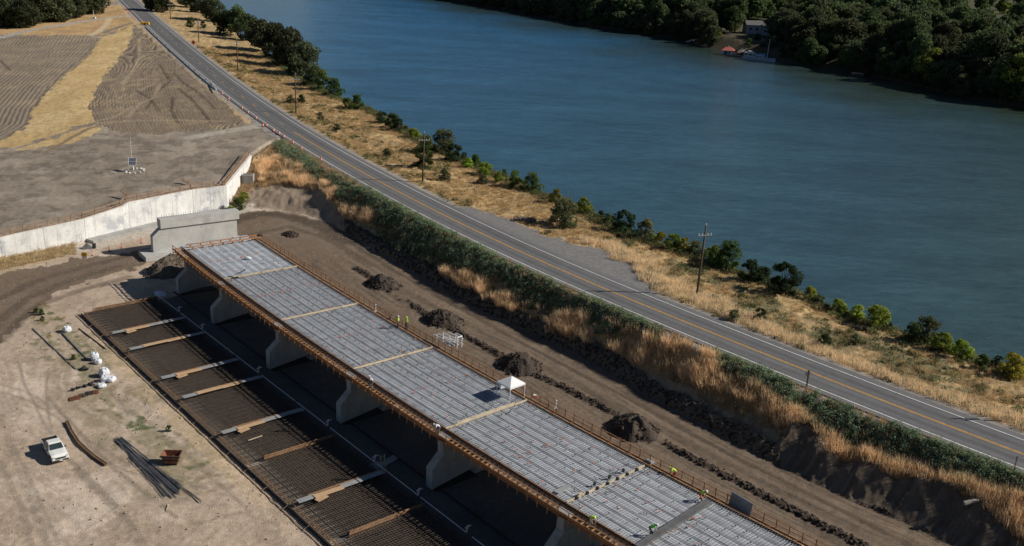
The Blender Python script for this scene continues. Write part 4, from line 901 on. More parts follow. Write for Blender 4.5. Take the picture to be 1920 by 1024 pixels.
for k, (a, b, ty, s, lb) in enumerate(bl):
    q = G(a, b); m_ = MB()
    if ty:
        for j in range(6): m_.bar((-.35+.14*j, -.55, .08+.05*(j % 2)), (-.35+.14*j+.05, .55, .08+.05*(j % 2)), .1, .12)
        o = m_.build('steel_bundle', M['rust' if k in (5, 6, 9) else 'rebar_brown']); o.rotation_euler = (0, 0, .5)
    else:
        for j in range(7): m_.box((random.uniform(-.3, .3)*s*1.4, random.uniform(-.25, .25)*s*1.4, random.uniform(.08, .3)), (.45*s, .35*s, .25), random.random()*3, random.uniform(-.4, .4), random.uniform(-.4, .4))
        o = m_.build('black_bundle', M['black'], bevel=.04)
    o.location = q; tag(o, lb, 'bundle', 'bundles laid out in the yard')
# curved weathered beam
m_ = MB(); pts = [G(a, b)+Vector((0, 0, .14)) for a, b in ((125, 793), (133, 810), (147, 832), (160, 845), (178, 860), (199, 874))]
for a, b in zip(pts[:-1], pts[1:]): m_.bar(a, b, .35, .28); m_.bar(a+Vector((.12, .1, .16)), b+Vector((.12, .1, .16)), .08, .05)
tag(m_.build('timber_beam', mat('brown_beam', (.13, .075, .04), .9, var=.4, scale=1)), 'long bowed brown beam lying on the dirt right of the truck', 'beam')
# rebar bundle
t = thing('rebar_bundle', 'long bundle of dark straight rebar lying on the dirt left of the rusty skip', 'rebar')
for k in range(40):
    if k < 24: f = k/23; a = G(216+13*f+random.uniform(-2, 2), 826-4*f+random.uniform(-4, 4)); b = G(329+16*f+random.uniform(-9, 3), 930-10*f+random.uniform(-8, 3))
    elif k < 37: f = (k-24)/12; a = G(243+7*f, 858-6*f+random.uniform(-3, 4)); b = G(314+16*f+random.uniform(-5, 3), 934+random.uniform(-6, 3))
    else: a = G(300, 880+4*(k-37)); b = G(377, 942+random.uniform(-3, 2))
    zz = .05+.2*random.random(); MB().tube([a+Vector((0, 0, zz)), a.lerp(b, .5)+Vector((random.uniform(-.12, .12), random.uniform(-.1, .1), zz)), b+Vector((0, 0, zz))], .038, 5).build('bar', M['rebar'], t)
# yard bars
for (a, b, lb) in (((61, 617), (142, 693), 'long dark steel bar lying nearest the track, left of the single bulk bag'), ((117, 626), (165, 676), 'dark steel bar between the two groups of bulk bags'), ((148, 617), (198, 655), 'thin brown bar lying parallel to the rebar grids')):
    A_, B_ = G(*a), G(*b); m_ = MB(); n = 5
    for k in range(n): m_.bar(A_.lerp(B_, k/n)+Vector((0, 0, .08)), A_.lerp(B_, (k+1)/n)+Vector((0, 0, .08)), .16 if 'thin' not in lb else .09, .12)
    tag(m_.build('steel_bar', M['rebar_brown' if 'thin' in lb else 'rebar']), lb, 'bar')
for a, b, lb in (((240, 885), (272, 878), 'short pale batten beside the rebar bundle'), ((312, 960), (316, 947), 'thin pale stake lying below the rebar bundle'), ((275, 790), (288, 778), 'pale stick lying in the weeds above the skip'), ((466, 837), (492, 828), 'loose orange batten lying on the rebar near the thin formwork board')):
    A_, B_ = G(*a), G(*b); tag(MB().bar(A_+Vector((0, 0, .1 if 'rebar near' not in lb else .8)), B_+Vector((0, 0, .1 if 'rebar near' not in lb else .8)), .11, .08).build('batten', M['timber_pale']), lb, 'batten')
# skip
q = G(323, 868); t = thing('skip', 'open rusty brown steel skip standing on the dirt yard', 'skip', q, .05)
sk_ = MB(); T4 = [(-1.1, -.75), (1.1, -.75), (1.1, .75), (-1.1, .75)]; B4 = [(-.7, -.6), (.7, -.6), (.7, .6), (-.7, .6)]
for (z0, z1, sgn) in ((.2, 1.3, 0),):
    V = [(x, y, z0) for x, y in B4]+[(x, y, z1) for x, y in T4]+[(x*.94, y*.92, z0+.05) for x, y in B4]+[(x*.94, y*.92, z1) for x, y in T4]
    sk_.add(V, [(3, 2, 1, 0)]+[(i, (i+1) % 4, 4+(i+1) % 4, 4+i) for i in range(4)]+[(8+i, 12+i, 12+(i+1) % 4, 8+(i+1) % 4) for i in range(4)]+[(8, 9, 10, 11)]+[(4+i, 4+(i+1) % 4, 12+(i+1) % 4, 12+i) for i in range(4)])
sk_.build('bin', M['rust'], t); MB().box((0, -.82, 1.2), (2.3, .1, .16)).box((0, -.72, .65), (1.9, .1, .12)).build('rim_band', M['black'], t)
MB().box((-.6, 0, .1), (.15, 1.2, .2)).box((.6, 0, .1), (.15, 1.2, .2)).build('runner', M['black'], t)
m_ = MB(); [m_.bar((random.uniform(-.5, .5), random.uniform(-.4, .4), .35), (random.uniform(-.5, .5), random.uniform(-.4, .4), .8), .06) for _ in range(9)]; m_.build('scrap', M['timber_pale'], t)
# black post, yellow sign etc
q = G(206, 586); t = thing('soil_clump', 'small black clump beside the upper corner of the rebar grids', 'clump', q); MB().box((0, 0, .35), (.5, .5, .7), .4, .2, .1).box((.3, .1, .2), (.4, .3, .4), .8).build('lump', M['black'], t, bevel=.1)
q = G(158.5, 484.5); t = thing('floor_sign', 'yellow sign board with a white foot standing on the dirt track by the wall', 'sign', q, math.radians(5))
MB().box((0, 0, .75), (1.0, .05, .75)).build('panel', M['yellow'], t); MB().box((0, .05, .2), (.9, .06, .35)).build('foot', M['pwhite'], t); MB().box((0, -.03, .78), (.55, .01, .06)).box((0, -.03, .62), (.45, .01, .05)).build('marking', M['black'], t)
for k, (a, b) in enumerate(((173, 480), (205, 472.5), (228, 465.5), (265, 456))):
    q = G(a, b); t = thing('delineator_post', ['thin red marker post next to the yellow sign', 'second thin red marker post from the yellow sign', 'third thin red marker post from the yellow sign', 'thin red marker post nearest the abutment pier'][k], 'marker post', q, 0, 'red marker posts by the wall')
    MB().tube([(0, 0, .05), (0, 0, 1.15)], .06, 6).build('post', M['orange'], t); MB().tube([(0, 0, 0), (0, 0, .06)], .2, 8).build('base', M['rubber'], t)
q = G(163, 466); t = thing('pipe_outlet', 'grey pyramid shaped concrete outlet in weeds at the wall foot', 'outlet', q, .3); MB().add([(-.9, -.7, 0), (.9, -.7, 0), (.9, .7, 0), (-.9, .7, 0), (0, 0, 1.2)], [(0, 1, 4), (1, 2, 4), (2, 3, 4), (3, 0, 4), (3, 2, 1, 0)]).build('hood', M['beam'], t); MB().tube([(1.3, 0, 0), (1.3, 0, .9)], .35, 12).build('drum', M['black'], t)
# solar mast
q = G(249, 322); t = thing('monitoring_mast', 'slim white monitoring mast with a tilted solar panel above the retaining wall', 'mast', q, 0)
MB().tube([(-.2, .6, 0), (-.25, .6, 7.3)], [.05, .035], 6).build('mast', M['pwhite'], t); MB().box((-.25, .6, 7.35), (.3, .2, .14)).build('sensor', M['pwhite'], t)
MB().tube([(0, 0, 0), (0, 0, 1.6)], .08, 8).build('stand', M['steel'], t); MB().box((0, 0, .75), (.5, .35, .7)).build('battery_box', M['pwhite'], t, bevel=.03)
sp = MB().box((.1, -.1, 2.3), (1.5, 1.9, .06), .25, math.radians(40)).build('solar_panel', M['solar'], t)
fr = MB()
Rm = Matrix.Rotation(.25, 3, 'Z') @ Matrix.Rotation(math.radians(40), 3, 'X')
for a, b in (((-.8, -1), (.8, -1)), ((-.8, 1), (.8, 1)), ((-.8, -1), (-.8, 1)), ((.8, -1), (.8, 1)), ((-.8, 0), (.8, 0))): fr.bar(Vector((.1, -.1, 2.3))+Rm @ Vector((*a, .05)), Vector((.1, -.1, 2.3))+Rm @ Vector((*b, .05)), .05)
fr.build('panel_frame', M['pwhite'], sp)
for k in range(11):
    a = k/11*6.28; x, y = q.x+1.9*math.cos(a)+.4, q.y+2.2*math.sin(a); o = MB().tube([(-.3, 0, 0), (-.15, 0, .16), (.15, .03, .16), (.3, 0, 0)], [.07, .14, .14, .07], 8).build('sandbag', M['pwhite'], smooth=True); o.location = (x, y, gz(x, y)+.08); o.rotation_euler = (0, 0, a); tag(o, 'small white sandbag in the ring around the solar mast', 'sandbag', 'sandbags around the mast')
# ------------------------------------------------------------------ people
def person(px_, py_, z, heading, pose, top, legs, hat, label, arms=None):
    q = Vector((*W(px_, py_, z), z)); t = thing('person', label, 'person', q, heading)
    bend = {'stand': 0., 'bend': 1.15, 'lean': .6}[pose]
    hip = Vector((-.12*(bend > 0)-.1*(bend > 1), 0, .93-.1*(bend > 1)))
    d = Vector((math.sin(bend), 0, math.cos(bend)))
    chest = hip+d*.42; neck = hip+d*.58; headc = neck+(d+Vector((.25, 0, .25)) if bend else d).normalized()*.18
    sh = {s: neck-d*.05+Vector((0, s*.2, 0)) for s in (-1, 1)}
    hands = arms or ({-1: Vector((.25, -.24, .9)), 1: Vector((.12, .28, .82))} if pose == 'stand' else {-1: chest+Vector((.25, -.15, -.42)), 1: chest+Vector((.32, .15, -.45))})
    elb = {s: (sh[s]+hands[s])/2+Vector((-.05, s*.08, -.03)) for s in (-1, 1)}
    feet = {s: Vector((.02-.08*s*(pose != 'stand'), s*.14, .05)) for s in (-1, 1)}
    knee = {s: (hip+feet[s])/2+Vector((.06+.06*(bend > 0), s*.07, 0)) for s in (-1, 1)}
    def skinmesh(name, verts, edges, rad, m_, parent=t, root=0, sub=1):
        me = bpy.data.meshes.new(name); me.from_pydata([tuple(v_) for v_ in verts], edges, []); o = bpy.data.objects.new(name, me); COL.objects.link(o)
        sk = o.modifiers.new('s', 'SKIN'); sk.use_smooth_shade = True
        for i, r in enumerate(rad): me.skin_vertices[0].data[i].radius = (r, r)
        me.skin_vertices[0].data[root].use_root = True
        sb_ = o.modifiers.new('b', 'SUBSURF'); sb_.levels = sub; sb_.render_levels = sub
        dg = bpy.context.evaluated_depsgraph_get(); me2 = bpy.data.meshes.new_from_object(o.evaluated_get(dg)); bpy.data.objects.remove(o)
        me2.materials.clear(); me2.materials.append(m_); return link(name, me2, parent)
    V = [hip, chest, neck, headc]; E = [(0, 1), (1, 2), (2, 3)]; R = [.14, .15, .06, .105]
    for s in (-1, 1):
        n = len(V); V += [hip+Vector((0, s*.1, -.05)), knee[s], feet[s]+Vector((0, 0, .04)), feet[s]+Vector((.17, 0, 0))]; R += [.09, .06, .045, .04]; E += [(0, n), (n, n+1), (n+1, n+2), (n+2, n+3)]
        n = len(V); hd = (hands[s]-elb[s]).normalized(); V += [sh[s], elb[s], hands[s], hands[s]+hd*.07]; R += [.06, .045, .03, .035]; E += [(2, n), (n, n+1), (n+1, n+2), (n+2, n+3)]
        sd_ = hd.cross(Vector((0, 0, 1)) if abs(hd.z) < .9 else Vector((1, 0, 0))).normalized(); b0 = len(V)-1
        for j, ln in enumerate((.07, .085, .08, .06)):
            n = len(V); o_ = sd_*(j-1.5)*.022; V += [hands[s]+hd*.1+o_, hands[s]+hd*(.1+ln)+o_]; R += [.009, .008]; E += [(b0, n), (n, n+1)]
        n = len(V); V += [hands[s]+hd*.06+sd_*.055]; R += [.01]; E += [(b0-1, n)]
    skinmesh('body', V, E, R, M['skin'])
    V = [hip+d*.02, hip+d*.22, chest, neck-d*.06]; R = [.165, .165, .175, .10]; E = [(0, 1), (1, 2), (2, 3)]
    for s in (-1, 1): n = len(V); V += [sh[s], sh[s].lerp(elb[s], .85)]; R += [.085, .07]; E += [(3, n), (n, n+1)]
    skinmesh('vest', V, E, R, M[top])
    V = [hip+d*.04, hip-Vector((0, 0, .03))]; R = [.155, .15]; E = [(0, 1)]
    for s in (-1, 1): n = len(V); V += [hip+Vector((0, s*.11, -.1)), knee[s], feet[s]+Vector((0, 0, .08))]; R += [.105, .08, .065]; E += [(1, n), (n, n+1), (n+1, n+2)]
    skinmesh('trousers', V, E, R, M[legs])
    for s in (-1, 1): MB().box(feet[s]+Vector((.07, 0, .02)), (.28, .1, .11)).build('boot', M['black'], t, bevel=.02)
    hu = (headc-neck).normalized(); hm = MB(); rg_ = 8
    top_ = headc+hu*.03; 
    pts = [top_, top_+hu*.05, top_+hu*.10, top_+hu*.13]; hm.tube(pts, [.135, .13, .09, .03], 12); hm.tube([top_-hu*.005, top_+hu*.008], [.17, .17], 12)
    hm.build('hard_hat', M[hat], t, smooth=True)
    # face
    fwd = (Vector((1, 0, 0))-hu*hu.x).normalized(); fm = MB(); fm.tube([headc+fwd*.09, headc+fwd*.125-hu*.02], [.012, .016], 6).build('nose', M['skin'], t)
    em = MB(); [em.box(headc+fwd*.1+Vector((0, s*.035, 0))+hu*.015, (.02, .02, .012)) for s in (-1, 1)]; em.box(headc+fwd*.1-hu*.055, (.015, .05, .01)); em.build('eyes_and_mouth', M['black'], t)
    return t
person(746.4, 614.5, 7.08, math.radians(190), 'stand', 'hiviz', 'navy', 'pwhite', 'worker in lime vest and white hard hat, left of the standing pair')
person(762, 616, 6.75, math.radians(230), 'stand', 'hiviz', 'navy', 'hiviz', 'worker in lime vest and lime hat raising a hand, right one of the standing pair', {-1: Vector((.3, -.15, 1.35)), 1: Vector((.15, .28, .85))})
person(1263, 896, 6.6, math.radians(170), 'bend', 'hiviz', 'pants_orange', 'hiviz', 'worker in lime top and orange trousers bending on the right walkway')
person(1314, 938, 7.1, math.radians(-20), 'bend', 'hiviz', 'pants_orange', 'pwhite', 'worker with white helmet bending at the right end of the steel beam')
person(1221, 1003, 7.1, math.radians(0), 'bend', 'hiviz2', 'navy', 'pwhite', 'worker in bright green shirt stooping at the middle of the steel beam')
person(1108, 985, 7.1, math.radians(-60), 'bend', 'hiviz', 'grey_cloth', 'hiviz', 'worker in lime vest crouched near the left deck edge')
person(697, 727, 7.0, math.radians(-160), 'lean', 'shirt', 'grey_cloth', 'pwhite', 'worker in pale blue shirt leaning on the left rail beside the third joint board')
person(821, 812, 7.0, math.radians(-160), 'bend', 'shirt', 'grey_cloth', 'pwhite', 'worker in pale blue shirt bending on the left walkway beside the fourth joint board')
# ------------------------------------------------------------------ poles, barrels, signs
def pole(px_, py_, h_, label, lean=0., arm=True):
    q = G(px_, py_); t = thing('utility_pole', label, 'utility pole', q, 0, 'utility poles along the river side')
    MB().tube([(0, 0, -.5), (lean*.5, 0, h_*.5), (lean, 0, h_)], [.19, .17, .13], 10).build('pole', M['pole'], t, smooth=True)
    if arm:
        MB().box((lean*.9, -.12, h_-1.6), (2.5, .12, .14), .35, 0, 0).build('crossarm', M['sign_back'], t)
        for x in (-1.1, -.5, .5, 1.1): MB().tube([(lean*.9+x*.94, -.12+x*.34, h_-1.53), (lean*.9+x*.94, -.12+x*.34, h_-1.3)], [.05, .08], 6).build('insulator', M['pwhite'], t)
    MB().tube([(lean, 0, h_), (lean, 0, h_+.3)], [.04, .08], 6).build('top_insulator', M['pwhite'], t)
PL = [(1306, 555, 11.9, 'tall brown utility pole nearest the camera, on the river side of the highway', .25), (792, 341, 10.9, 'second nearest utility pole, standing among green bushes', .25), (555, 214, 11.4, 'third nearest utility pole, on the dry grass bank', 0), (446, 135, 11.2, 'fourth utility pole, in front of the dark riverside trees', 0), (373, 80, 9.4, 'fifth utility pole, left of the clump of riverside trees', 0), (320, 37, 8.7, 'farthest utility pole beside the highway shadow', 0)]
for a, b, h_, lb, ln in PL: pole(a, b, h_, lb, ln)
for a, b, h_, lb, ln in ((195, 26, 10, 'utility pole left of the highway at the edge of the upper tree row', 0),): pole(a, b, h_, lb, ln)
q = G(176, 35); t = thing('small_antenna', 'short white pipe mast at the gravel road edge', 'mast', q); MB().tube([(0, 0, 0), (0, 0, 4)], .08, 6).build('mast', M['pwhite'], t); MB().box((.3, 0, .4), (1.2, .8, .8)).build('cabinet', M['pwhite'], t, bevel=.03)
# shadow-casting pole beyond the right frame edge
pole(2035, 800, 11.9, 'utility pole right of the frame whose shadow crosses the highway', .2)
def barrel(px_, py_, label):
    q = G(px_, py_); q.z = max(q.z, 6.42) if q.z > 5.5 else q.z; t = thing('traffic_drum', label, 'traffic drum', q, 0, 'orange traffic drums along the highway edge'); t.scale = (.85, .85, .85)
    MB().tube([(0, 0, .08), (0, 0, 1.0)], [.29, .23], 12).build('drum', M['orange'], t, smooth=False)
    MB().tube([(0, 0, .36), (0, 0, .5)], [.278, .268], 12).tube([(0, 0, .66), (0, 0, .8)], [.26, .25], 12).build('reflective_band', M['pwhite'], t); MB().tube([(0, 0, 0), (0, 0, .08)], .4, 12).build('base', M['rubber'], t)
BR = [(417, 178), (429, 188), (454, 205), (465, 213), (480, 224), (493, 238), (500, 238), (513, 248), (523, 253), (532, 260), (549, 270), (565, 281), (602, 302)]
no = ['first', 'second', 'third', 'fourth', 'fifth', 'sixth', 'seventh', 'eighth', 'ninth', 'tenth', 'eleventh', 'twelfth', 'last']
for k, (a, b) in enumerate(BR): barrel(a, b, f'orange and white traffic drum, {no[k]} from the barrier end along the highway edge')
for k, (a, b) in enumerate(((232, 16), (238, 20), (242, 26), (248, 33), (252, 37), (267, 42))):
    q = G(a, b); t = thing('traffic_cone', f'orange traffic cone at the gravel road mouth, {no[k]} from the top', 'traffic cone', q, 0, 'cones at the far junction'); MB().tube([(0, 0, .05), (0, 0, 1.0)], [.26, .05], 10).build('cone', M['orange'], t); MB().box((0, 0, .025), (.6, .6, .05)).build('base', M['rubber'], t)
# concrete barrier along far road edge
def road_at(off_, y0, y1, step):
    out = []; P = [np.array(p_) for p_ in ROAD]; acc = 0
    for a, b in zip(P[:-1], P[1:]):
        if y0 <= a[1] <= y1:
            t_ = (b-a)/np.linalg.norm(b-a); n_ = np.array((-t_[1], t_[0])); L = np.linalg.norm(b-a); k = 0.
            while k < L: out.append((*(a+t_*k+n_*off_), math.atan2(t_[1], t_[0]))); k += step
    return out
yb0 = W(405, 165, 6.5)[1]; yb1 = W(278, 50, 6.5)[1]
t = thing('concrete_barrier', 'long white concrete safety barrier along the left edge of the far highway', 'barrier')
L_ = road_at(-5.0, yb0, yb1, 3.05)
for x, y, a in L_:
    MB().prism([(-1.5, -.25, -.06), (-1.5, -.12, .3), (-1.5, -.08, .42), (-1.5, .08, .42), (-1.5, .12, .3), (-1.5, .25, -.06)], (0, 0, 0), (3.0, 0, 0)).build('segment', M['car_white'], t); o = t.children[-1] if False else bpy.data.objects[[ob.name for ob in COL.objects][-1]]; o.location = (x, y, 6.42); o.rotation_euler = (0, 0, a)
q = G(272, 47); q.z = 6.45; t = thing('crash_cushion', 'yellow crash cushion at the far end of the concrete barrier', 'crash cushion', q, 0)
for k, x in enumerate((-1.1, 1.1)): MB().box((x, 0, .65), (1.8, 1.0, 1.2)).build('module', M['yellow'], t, bevel=.15)
MB().box((0, 0, .6), (.4, .8, 1.0)).build('spacer', M['black'], t)
q = G(363, 88); t = thing('round_work_sign', 'orange diamond work sign on the right shoulder of the far highway', 'sign', q, .0); MB().prism([(0, 0, .8), (.95, 0, 1.75), (0, 0, 2.7), (-.95, 0, 1.75)], (0, 0, 0), (0, .05, 0)).build('panel', M['orange'], t); MB().bar((0, .1, 0), (0, .1, 1.2), .08).build('post', M['steel'], t)
# guard rail short white fence where the drums begin
t = thing('guard_rail', 'short metal guard rail at the highway edge beside the top of the field', 'guard rail'); L_ = [G(396, 156), G(401, 166), G(407, 176)]
for p_ in L_: MB().bar(p_, p_+Vector((0, 0, .9)), .15).build('post', M['pwhite'], t)
MB().bar(L_[0]+Vector((0, 0, .8)), L_[1]+Vector((0, 0, .8)), .08, .35).bar(L_[1]+Vector((0, 0, .8)), L_[2]+Vector((0, 0, .8)), .08, .35).build('rail', M['pwhite'], t)
# verge posts
for k, (a, b, h_, lb) in enumerate(((1095.5, 556, 1.1, 'short white verge post at the green scrub edge of the highway'), (1141.5, 574, .5, 'small white marker stub beside the highway edge'), (761, 316, 1.2, 'pale timber stub near the second nearest utility pole'))):
    q = G(a, b); tag(MB().bar((0, 0, -.2), (0, 0, h_), .14, .09).build('verge_post', M['pwhite']), lb, 'post').location = q
q = G(1512, 727); t = thing('road_sign', 'road sign seen from behind on a wooden post beside the highway', 'road sign', q, math.radians(10)); MB().bar((0, 0, -.3), (0, 0, 2.5), .14).build('post', M['pole'], t); MB().prism([(0, .1, 1.45), (.5, .1, 1.95), (0, .1, 2.45), (-.5, .1, 1.95)], (0, 0, 0), (0, .03, 0)).build('panel', M['sign_back'], t)
q = G(1900, 887); t = thing('reflector_post', 'thin grey reflector post beside the highway at the right edge', 'post', q); MB().bar((0, 0, -.3), (0, 0, 2.1), .07).build('post', M['pole'], t); MB().box((0, 0, 2.0), (.18, .05, .3)).build('reflector', M['sign_back'], t)
# litter rock on right bench
for k, (a, b, r, lb) in enumerate(((984, 415, 1.6, 'grey pile of cut brush lying in the dry grass right of the gravel turnout'), (1610, 620, .8, 'dark stump at the bank edge between lime bushes'))):
    q = G(a, b); m_ = MB(); [m_.bar((random.uniform(-r, r)*1.5, random.uniform(-r, r)*.6, random.uniform(.05, .5)), (random.uniform(-r, r)*1.5, random.uniform(-r, r)*.6, random.uniform(.1, .8)), .09) for _ in range(120)]
    o = m_.build('brush_pile', mat('dead_wood%d' % k, (.20, .16, .14) if k == 0 else (.05, .04, .035), .95, var=.3)); o.location = q; tag(o, lb, 'brush pile')
q = G(1824, 948); m_ = MB(); m_.tube([(-1, 0, .2), (0, .1, .5), (.8, .3, .6)], [.3, .25, .1], 7); m_.tube([(0, .1, .4), (.3, -.4, .9)], [.12, .05], 6); o = m_.build('driftwood', mat('driftwood', (.35, .32, .28), .9)); o.location = q; tag(o, 'pale broken log on the soil bank at lower right', 'log')
# ------------------------------------------------------------------ vegetation
def leafcloud(n, centre, radii, size, rng, shell=.55, up_=.3):
    d = rng.normal(size=(n, 3)); d /= np.linalg.norm(d, axis=1)[:, None]; r = (shell+(1-shell)*rng.random(n))**.7
    return np.array(centre)+d*np.array(radii)*r[:, None], d
def leaves(P_, N_, size, rng, base, var=.35, elong=1.4):
    n = len(P_); a = rng.normal(size=(n, 3)); a += N_*.6; a /= np.linalg.norm(a, axis=1)[:, None]; b = np.cross(a, rng.normal(size=(n, 3))); b /= np.linalg.norm(b, axis=1)[:, None]; c = np.cross(a, b)
    s = size*(.6+.8*rng.random(n))[:, None]
    V = np.stack([P_-b*s*elong*.5, P_+c*s*.42, P_+b*s*elong*.5, P_-c*s*.42], 1).reshape(-1, 3); Fq = np.arange(4*n).reshape(-1, 4)
    k = (1-var+2*var*rng.random(n))[:, None]*np.array(base); return V, Fq, np.repeat(k, 4, 0)
def tree_mesh(seed, h_, cr, base, nclump, nleaf, size, trunk=.35, low=.25, willow=0., bush=0):
    rng = np.random.default_rng(seed); Vs, Fs, Cs = [], [], []; n0 = 0; tb = MB()
    tb.tube([(0, 0, -.5), (rng.uniform(-.2, .2), rng.uniform(-.2, .2), h_*.3), (rng.uniform(-.4, .4), rng.uniform(-.4, .4), h_*.75)], [trunk, trunk*.75, trunk*.25], 8)
    for k in range(nclump):
        a = rng.random()*6.28; f = rng.random(); zc = h_*(low+(.9-low)*f); env = math.sin(math.pi*min(1., max(.08, (f*.82+.16))))**.6 if not bush else (1-f**2.2)**.5*.9+.1
        rr = cr*env*math.sqrt(rng.random())*.85; c = np.array((rr*math.cos(a), rr*math.sin(a), zc)); s = cr*((.26+.22*rng.random()) if not bush else (.13+.25*rng.random()))
        tb.tube([(0, 0, h_*(low*.6+.35*f)), tuple(c*np.array((.6, .6, 1))-np.array((0, 0, s*.5))), tuple(c)], [trunk*.35, trunk*.2, trunk*.06], 5)
        P_, N_ = leafcloud(nleaf, c, (s, s, s*(.75+willow)), size, rng, .5)
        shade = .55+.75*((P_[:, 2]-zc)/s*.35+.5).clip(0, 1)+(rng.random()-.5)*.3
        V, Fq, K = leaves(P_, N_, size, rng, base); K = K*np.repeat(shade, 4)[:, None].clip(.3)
        Vs.append(V); Fs.append(Fq+n0); Cs.append(K); n0 += len(V)
    return tb, np.concatenate(Vs), np.concatenate(Fs), np.concatenate(Cs)
KIND = {}
def make_kind(key, **kw):
    tb, V, Fq, K = tree_mesh(**kw); me = npmesh(None, V, Fq, M['leaf'], K) if False else None
    o = npmesh('crown', V, Fq, M['leaf'], K); cm = o.data; bpy.data.objects.remove(o); o = tb.build('trunk', M['bark']); tm = o.data; bpy.data.objects.remove(o); KIND[key] = (tm, cm)
OAK, OLIVE, GRN, LIME, SAGE = (.062, .074, .038), (.075, .085, .04), (.055, .095, .03), (.20, .27, .04), (.085, .10, .055)
for i in range(4): make_kind(f'oak{i}', seed=100+i, h_=15, cr=7.2, base=tuple(1.35*q_ for q_ in OAK), nclump=34, nleaf=150, size=.75, trunk=.45, low=.16)
for i in range(2): make_kind(f'wood{i}', seed=120+i, h_=17, cr=6.2, base=(.10, .135, .055), nclump=32, nleaf=150, size=.75, trunk=.4, low=.18)
make_kind('yel', seed=131, h_=13, cr=5.5, base=(.17, .20, .04), nclump=28, nleaf=150, size=.7, trunk=.3, low=.12)
for i in range(2): make_kind(f'bank{i}', seed=140+i, h_=9, cr=4.4, base=(.07, .095, .042), nclump=32, nleaf=220, size=.36, trunk=.25, low=.12)
for i, (k, c) in enumerate((('dark', (.038, .060, .028)), ('mid', (.07, .11, .035)), ('lime', LIME), ('sage', (.115, .13, .065)), ('yellow', (.30, .30, .04)))):
    for j in range(2): make_kind(f'bush_{k}{j}', seed=160+i*3+j, h_=2.7, cr=1.35, base=tuple(1.4*q_ for q_ in c), nclump=30, nleaf=170, size=.105, trunk=.06, low=.14, bush=1)
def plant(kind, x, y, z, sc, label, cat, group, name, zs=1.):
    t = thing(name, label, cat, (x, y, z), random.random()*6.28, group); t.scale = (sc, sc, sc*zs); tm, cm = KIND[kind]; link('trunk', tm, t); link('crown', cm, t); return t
# riverside trees, far left bank
RT = [(285, 18, 'oak0', .55), (305, 22, 'oak1', .6), (350, 12, 'oak2', .65), (372, 22, 'oak3', .6), (396, 38, 'oak0', .75), (420, 62, 'bank0', 1.0), (446, 66, 'wood0', .68), (462, 62, 'bank1', 1.1), (492, 88, 'oak2', .72), (516, 104, 'oak1', .78), (545, 118, 'oak3', .85), (566, 134, 'oak0', .75), (590, 150, 'bank1', .7), (606, 160, 'bush_mid0', 2.2), (628, 172, 'bush_mid1', 1.9)]
for k, (a, b, kd, sc) in enumerate(RT):
    q = G(a, b+2)
    while q.z < 3.6: b += 2; q = G(a, b)
    plant(kd, q.x, q.y, q.z-.3, sc*1.22, f'dark green riverside tree beyond the highway, number {k+1} counted from the top of the photo' if False else ['bare-trunked tree beside the far highway shadow', 'second tree beside the far highway shadow', 'tree left of the farthest riverside clump', 'tree at the back of the far riverside clump', 'broad tree in the far riverside clump', 'low round tree in front of the far riverside clump', 'tall upright tree in the middle of the riverside row', 'bushy tree beside the tall upright riverside tree', 'large dark oak, upper of the big riverside pair', 'large dark oak in the middle of the big riverside group', 'widest dark oak above the third nearest utility pole', 'dark oak overhanging the river at the lower end of the row', 'low green tree just below the widest oak', 'green shrub tree on the bank crest below the oaks', 'small green shrub tree lowest in the riverside row'][k], 'tree', 'trees along the near river bank', 'riverside_tree')
